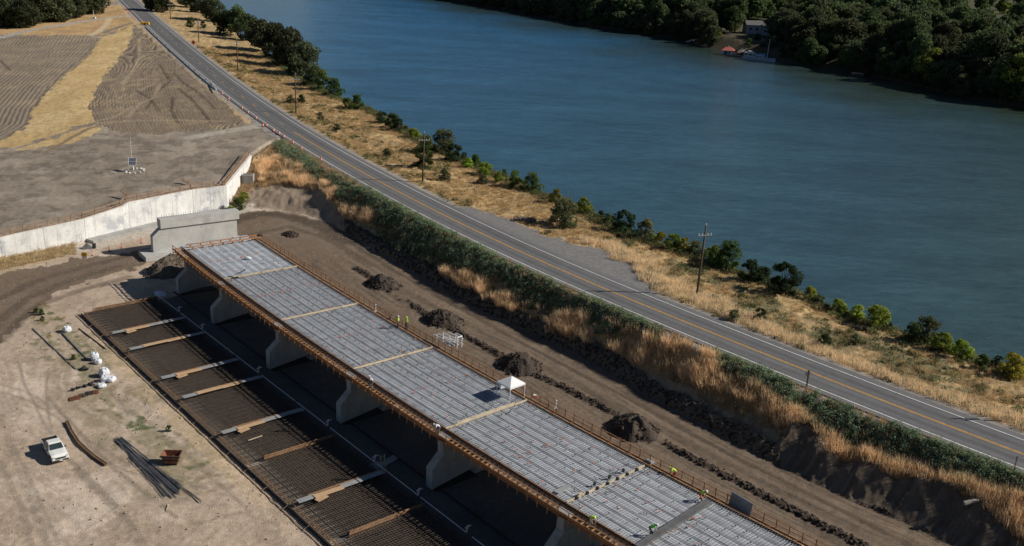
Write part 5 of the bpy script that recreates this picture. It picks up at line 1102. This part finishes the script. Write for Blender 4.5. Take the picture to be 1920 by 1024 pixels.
# bank bushes (photo x, y base, kind, scale, description)
BB = [(652, 205, 'bush_mid0', 1.5), (668, 205, 'bush_mid1', 1.9), (715, 230, 'bush_dark0', 1.5), (735, 240, 'bush_mid0', 1.8), (748, 244, 'bush_dark1', 1.5), (775, 258, 'bush_lime0', 1.2), (800, 285, 'bush_mid1', 1.9), (833, 285, 'bush_sage0', 2.6), (850, 302, 'bush_dark0', 2.0), (793, 315, 'bush_mid0', 2.3), (833, 338, 'bush_sage1', 1.2), (877, 315, 'bush_lime1', 1.1), (890, 310, 'bush_mid1', 1.2), (910, 330, 'bush_lime0', 1.5), (935, 342, 'bush_lime1', 1.1), (965, 352, 'bush_mid0', 1.7), (998, 358, 'bush_mid1', 1.8), (1042, 380, 'bush_yellow0', 1.3), (1055, 425, 'bush_sage0', 2.5), (1095, 400, 'bush_lime1', 1.5), (1140, 420, 'bush_sage1', 1.0), (1170, 436, 'bush_dark0', 2.1), (1210, 445, 'bush_sage1', 1.7), (1238, 456, 'bush_yellow1', 1.0), (1262, 462, 'bush_lime0', 1.3), (1282, 470, 'bush_yellow0', 1.2), (1302, 476, 'bush_sage0', 1.3), (1330, 488, 'bush_lime1', 1.2), (1362, 505, 'bush_mid1', 2.2), (1340, 495, 'bush_mid0', 1.5), (1405, 525, 'bush_dark1', 1.6), (1430, 530, 'bush_dark0', 1.3), (1467, 548, 'bush_dark0', 2.3), (1518, 562, 'bush_yellow1', 1.0), (1570, 584, 'bush_lime0', 1.0), (1606, 600, 'bush_lime1', 1.1), (1642, 612, 'bush_lime0', 1.6), (1735, 642, 'bush_sage1', 1.8), (1712, 640, 'bush_mid1', 1.3), (1765, 658, 'bush_lime1', 1.3), (1800, 672, 'bush_lime0', 1.3), (1893, 705, 'bush_yellow0', 1.5), (1840, 690, 'bush_mid0', .9),
      (545, 193, 'bush_sage0', 1.1), (565, 192, 'bush_dark1', 1.1), (358, 50, 'bush_mid1', 1.9), (381, 52, 'bush_mid0', 1.4), (600, 225, 'bush_sage1', 1.0), (630, 245, 'bush_dark0', .9), (725, 293, 'bush_sage0', .9), (1375, 600, 'bush_sage0', .8), (1425, 598, 'bush_dark0', .8), (1545, 650, 'bush_dark1', .9), (1602, 645, 'bush_sage1', .7), (905, 345, 'bush_sage0', 1.0), (420, 425, 'bush_mid0', .9), (434, 405, 'bush_lime0', 1.0), (447, 392, 'bush_mid1', 1.1), (457, 378, 'bush_lime1', 1.0), (68, 586, 'bush_mid0', .35), (77, 590, 'bush_mid1', .45), (80, 601, 'bush_mid0', .35), (137, 674, 'bush_mid1', .35), (316, 808, 'bush_mid0', .35)]
words = {'dark': 'dark green', 'mid': 'mid green', 'lime': 'bright lime green', 'sage': 'dull grey green', 'yellow': 'yellow green'}
refs = [(520, 'below the big dark oaks'), (700, 'between the oaks and the second nearest utility pole'), (870, 'around the second nearest utility pole'), (1010, 'on the bank above the gravel turnout'), (1150, 'beyond the brush pile'), (1300, 'just left of the nearest utility pole'), (1500, 'just right of the nearest utility pole'), (1700, 'on the bank above the lower highway'), (2100, 'at the right edge of the photo')]
seen = {}
for (a, b, kd, sc) in BB:
    q = G(a, b+1); w_ = words[kd[5:-1]]
    if b < 720 and a > 470:
        dy = 0
        while (q.z < 3.6) and dy < 40: dy += 2; q = G(a, b+1+dy)
    if b > 560 and a < 330: lb = f'tiny {w_} weed on the pale yard'; grp = 'weeds in the yard'
    elif a < 470 and b > 370: lb = f'{w_} bush at the foot of the wing wall'; grp = 'bushes by the wing wall'
    else: lb = f'{"big" if sc > 1.7 else "small" if sc < 1.15 else "medium"} {w_} bush '+[r for l_, r in refs if a < l_][0]; grp = 'bushes on the near river bank'
    seen[lb] = seen.get(lb, 0)+1
    if seen[lb] > 1: lb += [', farther right', ', third along', ', fourth along', ', fifth along'][min(3, seen[lb]-2)]
    plant(kd, q.x, q.y, q.z-.25*sc, sc*1.0, lb, 'bush', grp, 'bush')
rng = np.random.default_rng(77)
for k in range(60):
    i_ = rng.uniform(2, len(KL)-2); a_ = np.array(KL[int(i_)]); b_ = np.array(KL[int(i_)+1]); p_ = a_+(b_-a_)*(i_ % 1)+rng.uniform(-1.2, 1.2, 2)
    a2_, b2_ = PXY(np.array(p_[0]), np.array(p_[1]), np.array(5.))
    if not (560 < a2_ < 1960): continue
    kd = ['lime', 'mid', 'lime', 'sage', 'yellow', 'dark'][rng.integers(0, 6)]
    plant(f'bush_{kd}{rng.integers(0, 2)}', p_[0], p_[1], gz(*p_)-.2, rng.uniform(.35, .8), {'lime': 'low bright green shrub in the fringe along the river edge', 'mid': 'low mid green shrub in the fringe along the river edge', 'sage': 'low grey green shrub in the fringe along the river edge', 'yellow': 'low yellowish shrub in the fringe along the river edge', 'dark': 'low dark shrub in the fringe along the river edge'}[kd], 'shrub', 'low shrubs fringing the river edge', 'low_shrub')
# top left wood row
rng = np.random.default_rng(5)
for k in range(95):
    a = rng.uniform(-60, 185); b = (52 if a < 60 else 52-(a-60)*.22) - rng.random()**1.3*46; q = G(a, b)
    plant(['oak0', 'oak1', 'oak2', 'wood0', 'oak3', 'bank0'][k % 6], q.x, q.y, q.z-.3, 1.1*rng.uniform(.7, 1.15), 'dark tree in the wood row at the top left beyond the field', 'tree', 'trees of the upper left wood row', 'woodland_tree')
# far bank: trees by distance from the shore line
pts = []
shp = [np.array(p_) for p_ in SH[1:-1]]
def shore(s_):
    L = 0
    for a, b in zip(shp[:-1], shp[1:]):
        l = np.linalg.norm(b-a)
        if L+l > s_: t_ = (s_-L)/l; d_ = (b-a)/l; return a+(b-a)*t_, np.array((-d_[1], d_[0]))
        L += l
    return shp[-1], np.array((.6, .8))
tot = sum(np.linalg.norm(b-a) for a, b in zip(shp[:-1], shp[1:]))
def ok(x, y):
    pxx, pyy = PXY(np.array(x), np.array(y), np.array(4.)); return float(pxx), float(pyy)
for row, (off_, sp_) in enumerate(((1.5, 5.5), (9, 8), (19, 9), (29, 9.5), (40, 10), (52, 11), (65, 12), (79, 13), (94, 14), (110, 14), (127, 15), (145, 16), (164, 17), (185, 18), (208, 20), (233, 21), (260, 23), (290, 25), (325, 27), (365, 30), (410, 34), (460, 38), (520, 44))):
    s_ = rng.uniform(0, sp_)
    while s_ < tot:
        p_, n_ = shore(s_); q = p_+n_*(off_+rng.uniform(-.3, .3)*sp_)+rng.uniform(-.25, .25, 2)*sp_; a, b = ok(*q)
        hole = (1340 < a < 1395 and 60 < b < 104 and row < 2) or (1340 < a < 1490 and 66 < b < 118 and row < 3) or (1392 < a < 1452 and 48 < b < 112 and row < 6) or (1452 < a < 1512 and 66 < b < 88 and row < 4) or (1400 < a < 1470 and row < 1) or (1340 < a < 1400 and row < 1) or (1540 < a < 1600 and row < 1 and a < 1570)
        if -60 < a < 2150 and (b > -60 or (b > -115 and row < 7 and row % 2 == 0)) and not hole: pts.append((q[0], q[1], row, a, b))
        s_ += sp_*rng.uniform(.75, 1.25)*(1 if row > 0 else 1)
pts.sort(key=lambda t_: (t_[0]**2+t_[1]**2))
stuffV, stuffF, stuffC = [], [], []; n0 = 0; cnt = 0
for k, (x, y, row, a, b) in enumerate(pts):
    kd = rng.choice(['oak0', 'oak1', 'oak2', 'oak3', 'wood0', 'wood1', 'wood0', 'wood1', 'oak1', 'yel' if rng.random() < .35 else 'oak0']); sc = rng.uniform(.75, 1.3)*(.62 if row == 0 else .85 if row == 1 else 1.05)
    z = gz(x, y)-.3
    if cnt < 250:
        lb = {'o': 'dark green oak-like tree in the wood on the far river bank', 'w': 'mid green tall tree in the wood on the far river bank', 'y': 'yellow green tree in the wood on the far river bank'}[kd[0]]
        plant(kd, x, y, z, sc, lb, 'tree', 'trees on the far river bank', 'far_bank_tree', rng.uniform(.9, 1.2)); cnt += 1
    else:
        me = KIND[kd][1]; n = len(me.vertices); co = np.empty(n*3, np.float32); me.vertices.foreach_get('co', co); co = co.reshape(-1, 4, 3)
        cc = np.empty(n*4, np.float32); me.color_attributes['col'].data.foreach_get('color', cc); cc = cc.reshape(-1, 4, 4)[:, :, :3]
        sel = rng.random(len(co)) < .42; co = co[sel]; cc = cc[sel]; cen = co.mean(1, keepdims=True); co = cen+(co-cen)*1.5
        th = rng.random()*6.28; R_ = np.array(((math.cos(th), math.sin(th), 0), (-math.sin(th), math.cos(th), 0), (0, 0, 1))); co = (co.reshape(-1, 3) @ R_)*sc+np.array((x, y, z))
        stuffV.append(co); stuffF.append(np.arange(len(co)).reshape(-1, 4)+n0); stuffC.append(cc.reshape(-1, 3)*rng.uniform(.8, 1.2)); n0 += len(co)
print('far trees', cnt, 'in stuff', len(stuffV))
if stuffV: tag(npmesh('distant_wood', np.concatenate(stuffV), np.concatenate(stuffF), M['leaf'], np.concatenate(stuffC)), 'dense dark wood stretching back behind the far river bank', 'wood', kind='stuff')
# the bright lime tree at the water, and yellow one at the right edge
for (a, b, kd, sc, lb) in ((1740, 158, 'yel', 1.25, 'large yellow green willow leaning over the far shore'), (1905, 190, 'yel', 1.5, 'large yellow green tree at the right edge on the far shore'), (1632, 105, 'wood1', 1.1, 'tall slim light green tree on the far bank right of the boats'), (1345, 72, 'yel', .42, 'small olive tree behind the red roofed boathouse')):
    q = G(a, b, 1); plant(kd, q.x, q.y, q.z-.3, sc, lb, 'tree', None, 'far_bank_tree')
for k in range(26):
    a, b = rng.uniform(1398, 1560), rng.uniform(72, 118)
    if 1455 < a < 1510 and b < 84 or (a < 1455 and b > 98) or b > 100+(a-1400)*.13: continue
    q = G(a, b)
    if q.z < .2: continue
    kd = ['dark', 'sage', 'mid'][k % 3]; plant(f'bush_{kd}{k % 2}', q.x, q.y, q.z-.3, rng.uniform(1.2, 2.1), 'shaded shrub on the far bank slope behind the moored boat', 'shrub', 'shaded shrubs on the far bank slope', 'bank_shrub')
# ---- ground cover: grass tufts and scrub
def scatter(n, px0, py0, px1, py1, test, zguess):
    out = []
    X_ = RNG.uniform(0, 1, n); Y_ = RNG.uniform(0, 1, n); return X_, Y_
def pick(maskarr, n, dens=None):
    """random terrain cells, evenly per area"""
    m2 = maskarr[:-1, :-1]; area = (np.diff(ys)[:, None]*np.ones((1, nc-1)))*((ys[:-1, None]+62)*(ts[1]-ts[0])); wgt = (area*m2*(1 if dens is None else dens[:-1, :-1])).ravel(); cs = np.cumsum(wgt)
    if cs[-1] == 0: return np.zeros((0, 3)), 0, 0
    k = np.searchsorted(cs, RNG.random(n)*cs[-1]); i, j = np.unravel_index(k, m2.shape); fx, fy = RNG.random(n), RNG.random(n)
    y = ys[i]+fy*(ys[i+1]-ys[i]); t_ = ts[j]+fx*(ts[1]-ts[0]); z = ZZ[i, j]*(1-fx)*(1-fy)+ZZ[i, j+1]*fx*(1-fy)+ZZ[i+1, j]*(1-fx)*fy+ZZ[i+1, j+1]*fx*fy
    return np.stack([t_*(y+62), y, z], 1), i, j
def tufts(P_, nb, h_, spread, wid, base, var, hvar=None):
    n = len(P_); hv = np.ones(n) if hvar is None else hvar
    a = RNG.random((n, nb))*6.283; r = np.sqrt(RNG.random((n, nb)))*spread; bx = P_[:, None, 0]+r*np.cos(a)*hv[:, None]; by = P_[:, None, 1]+r*np.sin(a)*hv[:, None]; bz = P_[:, None, 2]-.05+0*r
    la = a+RNG.normal(size=a.shape)*.6; ln = (.15+.35*RNG.random(a.shape))*h_*hv[:, None]; hh = h_*hv[:, None]*(.6+.6*RNG.random(a.shape)); wa = RNG.random(a.shape)*3.14
    p0 = np.stack([bx-wid*np.cos(wa), by-wid*np.sin(wa), bz], -1); p1 = np.stack([bx+wid*np.cos(wa), by+wid*np.sin(wa), bz], -1); p2 = np.stack([bx+ln*np.cos(la), by+ln*np.sin(la), bz+hh], -1)
    V = np.stack([p0, p1, p2], 2).reshape(-1, 3); k = (1-var+2*var*RNG.random((n, 1)))*(.85+.3*RNG.random((n, nb))); c = np.asarray(base)
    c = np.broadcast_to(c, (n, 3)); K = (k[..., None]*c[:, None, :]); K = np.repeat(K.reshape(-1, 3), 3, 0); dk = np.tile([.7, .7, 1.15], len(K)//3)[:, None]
    return V, np.arange(len(V)).reshape(-1, 3), K*dk
def scrub(P_, nl, r, hgt, size, base, var, sv=None):
    n = len(P_); sv = np.ones(n) if sv is None else sv; d = RNG.normal(size=(n, nl, 3)); d /= np.linalg.norm(d, axis=2)[..., None]; d[..., 2] = np.abs(d[..., 2]); rr = (.45+.55*RNG.random((n, nl)))[..., None]
    Q = P_[:, None, :]+d*rr*np.array((r, r, hgt))*sv[:, None, None]; V, Fq, K = leaves(Q.reshape(-1, 3), d.reshape(-1, 3), size, RNG, (1, 1, 1), .25)
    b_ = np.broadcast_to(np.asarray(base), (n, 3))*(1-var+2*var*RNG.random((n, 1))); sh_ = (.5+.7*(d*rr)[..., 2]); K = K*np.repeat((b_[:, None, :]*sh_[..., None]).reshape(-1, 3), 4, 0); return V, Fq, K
def inframe(m_): return m_ & (px > -120) & (px < 2040) & (py > -30) & (py < 1120)
lump = fbm(XX, YY, 3.5, 3, 91); dens1 = ss(.42, .62, lump)
green = inframe(emb & (msk['green'] | msk['green2'])) | inframe(emb & (dC > -9.5) & (px > 640) & (lump > .54) & ~((px > 1245) & (px < 1340)))
P_, i_, j_ = pick(green, 5200, .12+dens1+1.5*ss(-13, -8.5, dC)); hug = ss(-13, -8, dC[i_, j_]); base = np.array((.25, .265, .16))[None]*(1-hug[:, None])+np.array((.24, .34, .21))[None]*hug[:, None]
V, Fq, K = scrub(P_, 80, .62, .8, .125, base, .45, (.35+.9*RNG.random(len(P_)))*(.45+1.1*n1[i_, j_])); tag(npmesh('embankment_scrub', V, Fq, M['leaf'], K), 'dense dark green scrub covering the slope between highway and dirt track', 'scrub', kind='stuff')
reed = inframe(emb & (msk['reed'] | msk['reed2']) & ~push)
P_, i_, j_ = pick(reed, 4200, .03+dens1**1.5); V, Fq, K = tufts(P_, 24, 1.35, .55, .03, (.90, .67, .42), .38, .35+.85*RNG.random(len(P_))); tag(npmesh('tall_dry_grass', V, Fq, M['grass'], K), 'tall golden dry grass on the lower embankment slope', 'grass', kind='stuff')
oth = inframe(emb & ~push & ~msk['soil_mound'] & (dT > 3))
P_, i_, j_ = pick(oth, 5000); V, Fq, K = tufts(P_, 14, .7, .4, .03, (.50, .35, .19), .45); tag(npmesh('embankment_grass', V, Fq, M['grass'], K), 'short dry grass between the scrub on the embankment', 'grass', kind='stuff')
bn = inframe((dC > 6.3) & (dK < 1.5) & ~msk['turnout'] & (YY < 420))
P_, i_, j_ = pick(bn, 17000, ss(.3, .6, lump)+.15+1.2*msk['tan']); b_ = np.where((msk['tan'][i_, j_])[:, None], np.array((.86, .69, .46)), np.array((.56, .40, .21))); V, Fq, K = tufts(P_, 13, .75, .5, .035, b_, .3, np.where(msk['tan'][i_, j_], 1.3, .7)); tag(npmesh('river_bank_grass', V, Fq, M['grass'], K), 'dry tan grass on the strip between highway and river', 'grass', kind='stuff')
sg = inframe(bench & (YY < 420) & ~msk['turnout'] & ((msk['sage'] & (fbm(XX, YY, 5, 4, 55) > .45)) | (dK > -3.5) | (fbm(XX, YY, 6, 3, 56) > .62) | ((dC < 8.5) & (fbm(XX, YY, 5, 2, 57) > .55))))
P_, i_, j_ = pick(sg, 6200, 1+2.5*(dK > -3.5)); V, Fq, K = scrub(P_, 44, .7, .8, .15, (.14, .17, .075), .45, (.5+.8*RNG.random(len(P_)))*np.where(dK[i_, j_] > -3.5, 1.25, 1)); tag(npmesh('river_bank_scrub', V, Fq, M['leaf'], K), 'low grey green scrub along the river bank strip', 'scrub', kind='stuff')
wf = inframe((~inF) & (dF > -6) & (px < 140) & (dT < 0)) | inframe(weed & (n2 > .58))
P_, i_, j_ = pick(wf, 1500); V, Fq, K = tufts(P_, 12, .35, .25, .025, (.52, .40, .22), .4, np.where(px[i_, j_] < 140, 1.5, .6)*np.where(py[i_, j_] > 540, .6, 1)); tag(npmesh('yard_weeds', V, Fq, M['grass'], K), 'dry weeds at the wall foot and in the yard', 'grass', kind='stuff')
# clods along the berm and windrow
cl = inframe((edge & (dT < 2.0) & ~push) | (rb & (dW < .75) & (n1 > .42))) 
P_, i_, j_ = pick(cl, 4200); s_ = (.04+.14*RNG.random(len(P_))**2)[:, None, None]
cub = np.array([(x, y, z) for x in (-1, 1) for y in (-1, 1) for z in (-1, 1)], float)[None]*s_*(.6+.8*RNG.random((len(P_), 8, 3))); V = (P_[:, None, :]+cub).reshape(-1, 3); fc = np.array([(0, 1, 3, 2), (4, 6, 7, 5), (0, 4, 5, 1), (2, 3, 7, 6), (0, 2, 6, 4), (1, 5, 7, 3)]); Fq = (np.arange(len(P_))[:, None, None]*8+fc[None]).reshape(-1, 4)
tag(npmesh('soil_clods', V, Fq, M['pile']), 'dark loose clods of soil along the edges of the dirt track', 'soil', kind='stuff')
st_m = inframe((~inF) & (dT < 0) & ((v < -23.8) | (u < -56)) & (dF < -1))
P_, i_, j_ = pick(st_m, 1900); s_ = (.025+.075*RNG.random(len(P_))**3)[:, None, None]
cub = np.array([(x, y, z) for x in (-1, 1) for y in (-1, 1) for z in (-1, 1)], float)[None]*s_*(.6+.8*RNG.random((len(P_), 8, 3))); V = (P_[:, None, :]+cub).reshape(-1, 3); Fq = (np.arange(len(P_))[:, None, None]*8+fc[None]).reshape(-1, 4)
tag(npmesh('yard_stones', V, Fq, mat('loose_stone', (.33, .28, .23), .95, var=.5, scale=.7)), 'small loose stones and dirt lumps scattered over the yard', 'stones', kind='stuff')
# ------------------------------------------------------------------ far bank things
def at(a, b, z): x, y = W(a, b, z); return Vector((x, y, z))
q = at(1422, 113, -1); t = thing('motor_yacht', 'long white and pale blue cabin boat moored at the far river bank', 'boat', q, math.radians(-28))
hull = MB(); st = [(-8.2, 1.9, .0), (-4, 2.1, 0), (2, 2.1, .1), (6, 1.5, .3), (8.6, .1, .6)]
V = []; 
for x, w_, dz in st: V += [(x, -w_*.8, -.3), (x, -w_, 1.2+dz), (x, w_, 1.2+dz), (x, w_*.8, -.3)]
hull.add(V, [(4*i+k, 4*i+4+k, 4*i+5+k, 4*i+1+k) for i in range(4) for k in range(3)]+[(0, 1, 2, 3), (16, 19, 18, 17)]+[(4*i+3, 4*i, 4*i+4, 4*i+7) for i in range(4)]); hull.build('hull', M['house_white'], t)
MB().prism([(-7.5, -1.7, 1.22), (3.2, -1.7, 1.3), (2.6, -1.6, 2.6), (-1.5, -1.6, 2.7), (-2, -1.6, 3.4), (-7.3, -1.6, 3.4)], (0, 0, 0), (0, 3.3, 0)).build('cabin', M['house_white'], t, bevel=.05)
for x, z_, w_, h__ in ((-6.3, 2.6, 1.3, .8), (-4.0, 2.6, 1.6, .8), (-.6, 2.0, .9, .5), (1.2, 2.0, .9, .5), (-2.2, 2.5, .8, .7)): MB().box((x, -1.74 if z_ < 2.55 else -1.72, z_), (w_, .05, h__)).build('window', M['glass'], t)
MB().prism([(-6, -1, 3.42), (-3, -1, 3.42), (-3.6, -.9, 4.2), (-5.6, -.9, 4.2)], (0, 0, 0), (0, 2, 0)).build('flybridge', M['pwhite'], t, bevel=.05); MB().tube([(4.2, 0, 1.4), (4.5, 0, 11)], [.12, .06], 6).build('mast', M['pwhite'], t)
MB().box((1, 1.9, 2.4), (3.5, 1.2, 1.6)).build('tarpaulin', M['blue'], t, bevel=.2)
q = at(1364, 103, -1); t = thing('boathouse', 'small floating boathouse with a red hipped roof at the far bank', 'boathouse', q, math.radians(-10))
MB().box((0, 0, .15), (7, 5.5, .5)).build('float', M['old_timber'], t); MB().box((-2.6, 0, 1.4), (1.6, 4.6, 2.0)).box((0, 2.2, 1.4), (6, .2, 2.)).build('wall', M['house_white'], t)
for x in (-3.1, 0, 3.1): MB().bar((x, -2.4, .4), (x, -2.4, 2.5), .18).build('post', M['pwhite'], t)
MB().add([(-3.6, -2.9, 2.5), (3.6, -2.9, 2.5), (3.6, 2.9, 2.5), (-3.6, 2.9, 2.5), (-1, 0, 4.3), (1, 0, 4.3)], [(0, 1, 5, 4), (1, 2, 5), (2, 3, 4, 5), (3, 0, 4)]).build('roof', M['red_roof'], t); MB().box((0, 0, 4.4), (.6, .6, .4)).build('cupola', M['pwhite'], t)
MB().box((.6, -1, .9), (2.6, 1.4, .9)).build('dinghy', M['blue'], t, bevel=.2)
t = thing('gangway', 'long sloping grey gangway from the far bank down to the boat dock', 'gangway'); a, b = at(1385, 100, -.2), at(1433, 75, 4.2)
MB().bar(a, b, 1.6, .25).build('deck', M['old_timber'], t); nn = Vector((-(b-a).y, (b-a).x, 0)).normalized()
for s in (-1, 1): MB().bar(a+nn*.8*s+Vector((0, 0, 1)), b+nn*.8*s+Vector((0, 0, 1)), .09).bar(a+nn*.8*s+Vector((0, 0, .5)), b+nn*.8*s+Vector((0, 0, .5)), .07).build('handrail', M['steel'], t)
t = thing('floating_dock', 'low brown floating dock between the boathouse and the cabin boat', 'dock', at(1383, 105, -.9), math.radians(-28)); MB().box((0, 0, .2), (9, 2.6, .4)).build('deck', M['old_timber'], t); [MB().tube([(x, 1.4, -1), (x, 1.4, 2.2)], .15, 6).build('pile', M['pwhite'], t) for x in (-4, 4)]
def house(q, rz, wx, wy, h__, label, roof='roof_grey', name='house'):
    t = thing(name, label, 'house', q, rz); MB().box((0, 0, h__/2-.3), (wx, wy, h__+.6)).build('wall', M['house_white'], t)
    MB().add([(-wx/2-.5, -wy/2-.5, h__), (wx/2+.5, -wy/2-.5, h__), (wx/2+.5, wy/2+.5, h__), (-wx/2-.5, wy/2+.5, h__), (-wx/2-.5, 0, h__+2.2), (wx/2+.5, 0, h__+2.2)], [(0, 1, 5, 4), (2, 3, 4, 5), (1, 2, 5), (3, 0, 4), (3, 2, 1, 0)]).build('roof', M[roof], t)
    for x in (-wx*.3, 0, wx*.3): MB().box((x, -wy/2-.03, h__*.55), (1.2, .06, 1.3)).build('window', M['glass'], t)
    MB().box((wx*.42, -wy/2-.03, 1.), (1., .06, 2.)).build('door', M['beam'], t)
house(at(1414, 63, 4.2), .1, 12, 8, 5.2, 'pale blue house with dark roof among the trees above the dock'); house(at(1439, 66, 4.2), -.15, 6, 6, 4.4, 'small white outbuilding beside the pale blue house', name='outbuilding')
def simple_boat(q, rz, L, label):
    t = thing('small_boat', label, 'boat', q, rz); m_ = MB(); V = []
    for x, w_ in ((-.5, .13), (-.1, .16), (.25, .12), (.5, .01)): V += [(x*L, -w_*L*.6, .3), (x*L, -w_*L, 1.1), (x*L, w_*L, 1.1), (x*L, w_*L*.6, .3)]
    m_.add(V, [(4*i+k, 4*i+4+k, 4*i+5+k, 4*i+1+k) for i in range(3) for k in range(3)]+[(0, 1, 2, 3), (12, 15, 14, 13)]+[(4*i+3, 4*i, 4*i+4, 4*i+7) for i in range(3)]); m_.build('hull', M['house_white'], t); MB().prism([(-.2*L, -.09*L, 1.1), (.15*L, -.08*L, 1.1), (.08*L, -.07*L, 1.9), (-.18*L, -.07*L, 1.9)], (0, 0, 0), (0, .17*L, 0)).build('cabin', M['pwhite'], t); MB().box((.0, 0, .15), (L*.5, .8, .3)).build('trailer', M['black'], t)
simple_boat(at(1471, 70, 4.2), -.1, 7.5, 'white boat on a trailer parked on the far bank under the trees')
t = thing('parked_car', 'pale blue car parked on the far bank right of the trailer boat', 'car', at(1493, 76, 4.2), -.1)
MB().prism([(-2.2, -.9, .35), (2.2, -.9, .35), (2.2, -.9, .85), (1.2, -.9, .95), (-2.1, -.9, 1.)], (0, 0, 0), (0, 1.8, 0)).build('body', M['house_white'], t, bevel=.06); MB().prism([(-1.6, -.78, 1.), (.9, -.78, .96), (.4, -.7, 1.5), (-1.2, -.7, 1.5)], (0, 0, 0), (0, 1.5, 0)).build('cabin', M['glass'], t)
for x in (-1.4, 1.4):
    for s in (-1, 1): MB().tube([(x, s*.75, .33), (x, s*.95, .33)], .33, 12).build('wheel', M['rubber'], t)
t = thing('flagpole', 'slanting white flagpole with a faded flag above the far bank cars', 'flagpole', at(1462, 60, 4.2)); MB().tube([(0, 0, 0), (.6, 0, 8)], .08, 6).build('pole', M['pwhite'], t); MB().add([(.6, 0, 8), (.5, 0, 6.4), (1.3, 0, 6.2), (1.3, 0, 7.6)], [(0, 1, 2, 3)]).build('flag', M['red'], t)
t = thing('small_jetty', 'small pale plank jetty on the far shore right of the boats', 'jetty', at(1608, 138, -.8), -.2); MB().box((0, 0, .15), (5.5, 3, .25)).build('deck', M['timber_pale'], t); [MB().tube([(x, y, -1.2), (x, y, .3)], .12, 6).build('pile', M['old_timber'], t) for x in (-2.5, 2.5) for y in (-1.3, 1.3)]
for k, (a, b) in enumerate(((1293, 74), (1318, 66))):
    t = thing('bank_stairs', ['grey sloping boat ramp on the dark far bank left of the boathouse', 'upper flight of the grey boat ramp on the far bank'][k], 'ramp', at(a+8, b, .8+2*k), .6); MB().box((0, 0, 0), (11, 2.4, .2), 0, 0, -.25).build('deck', M['concrete'], t)
print('objects', len(bpy.data.objects))
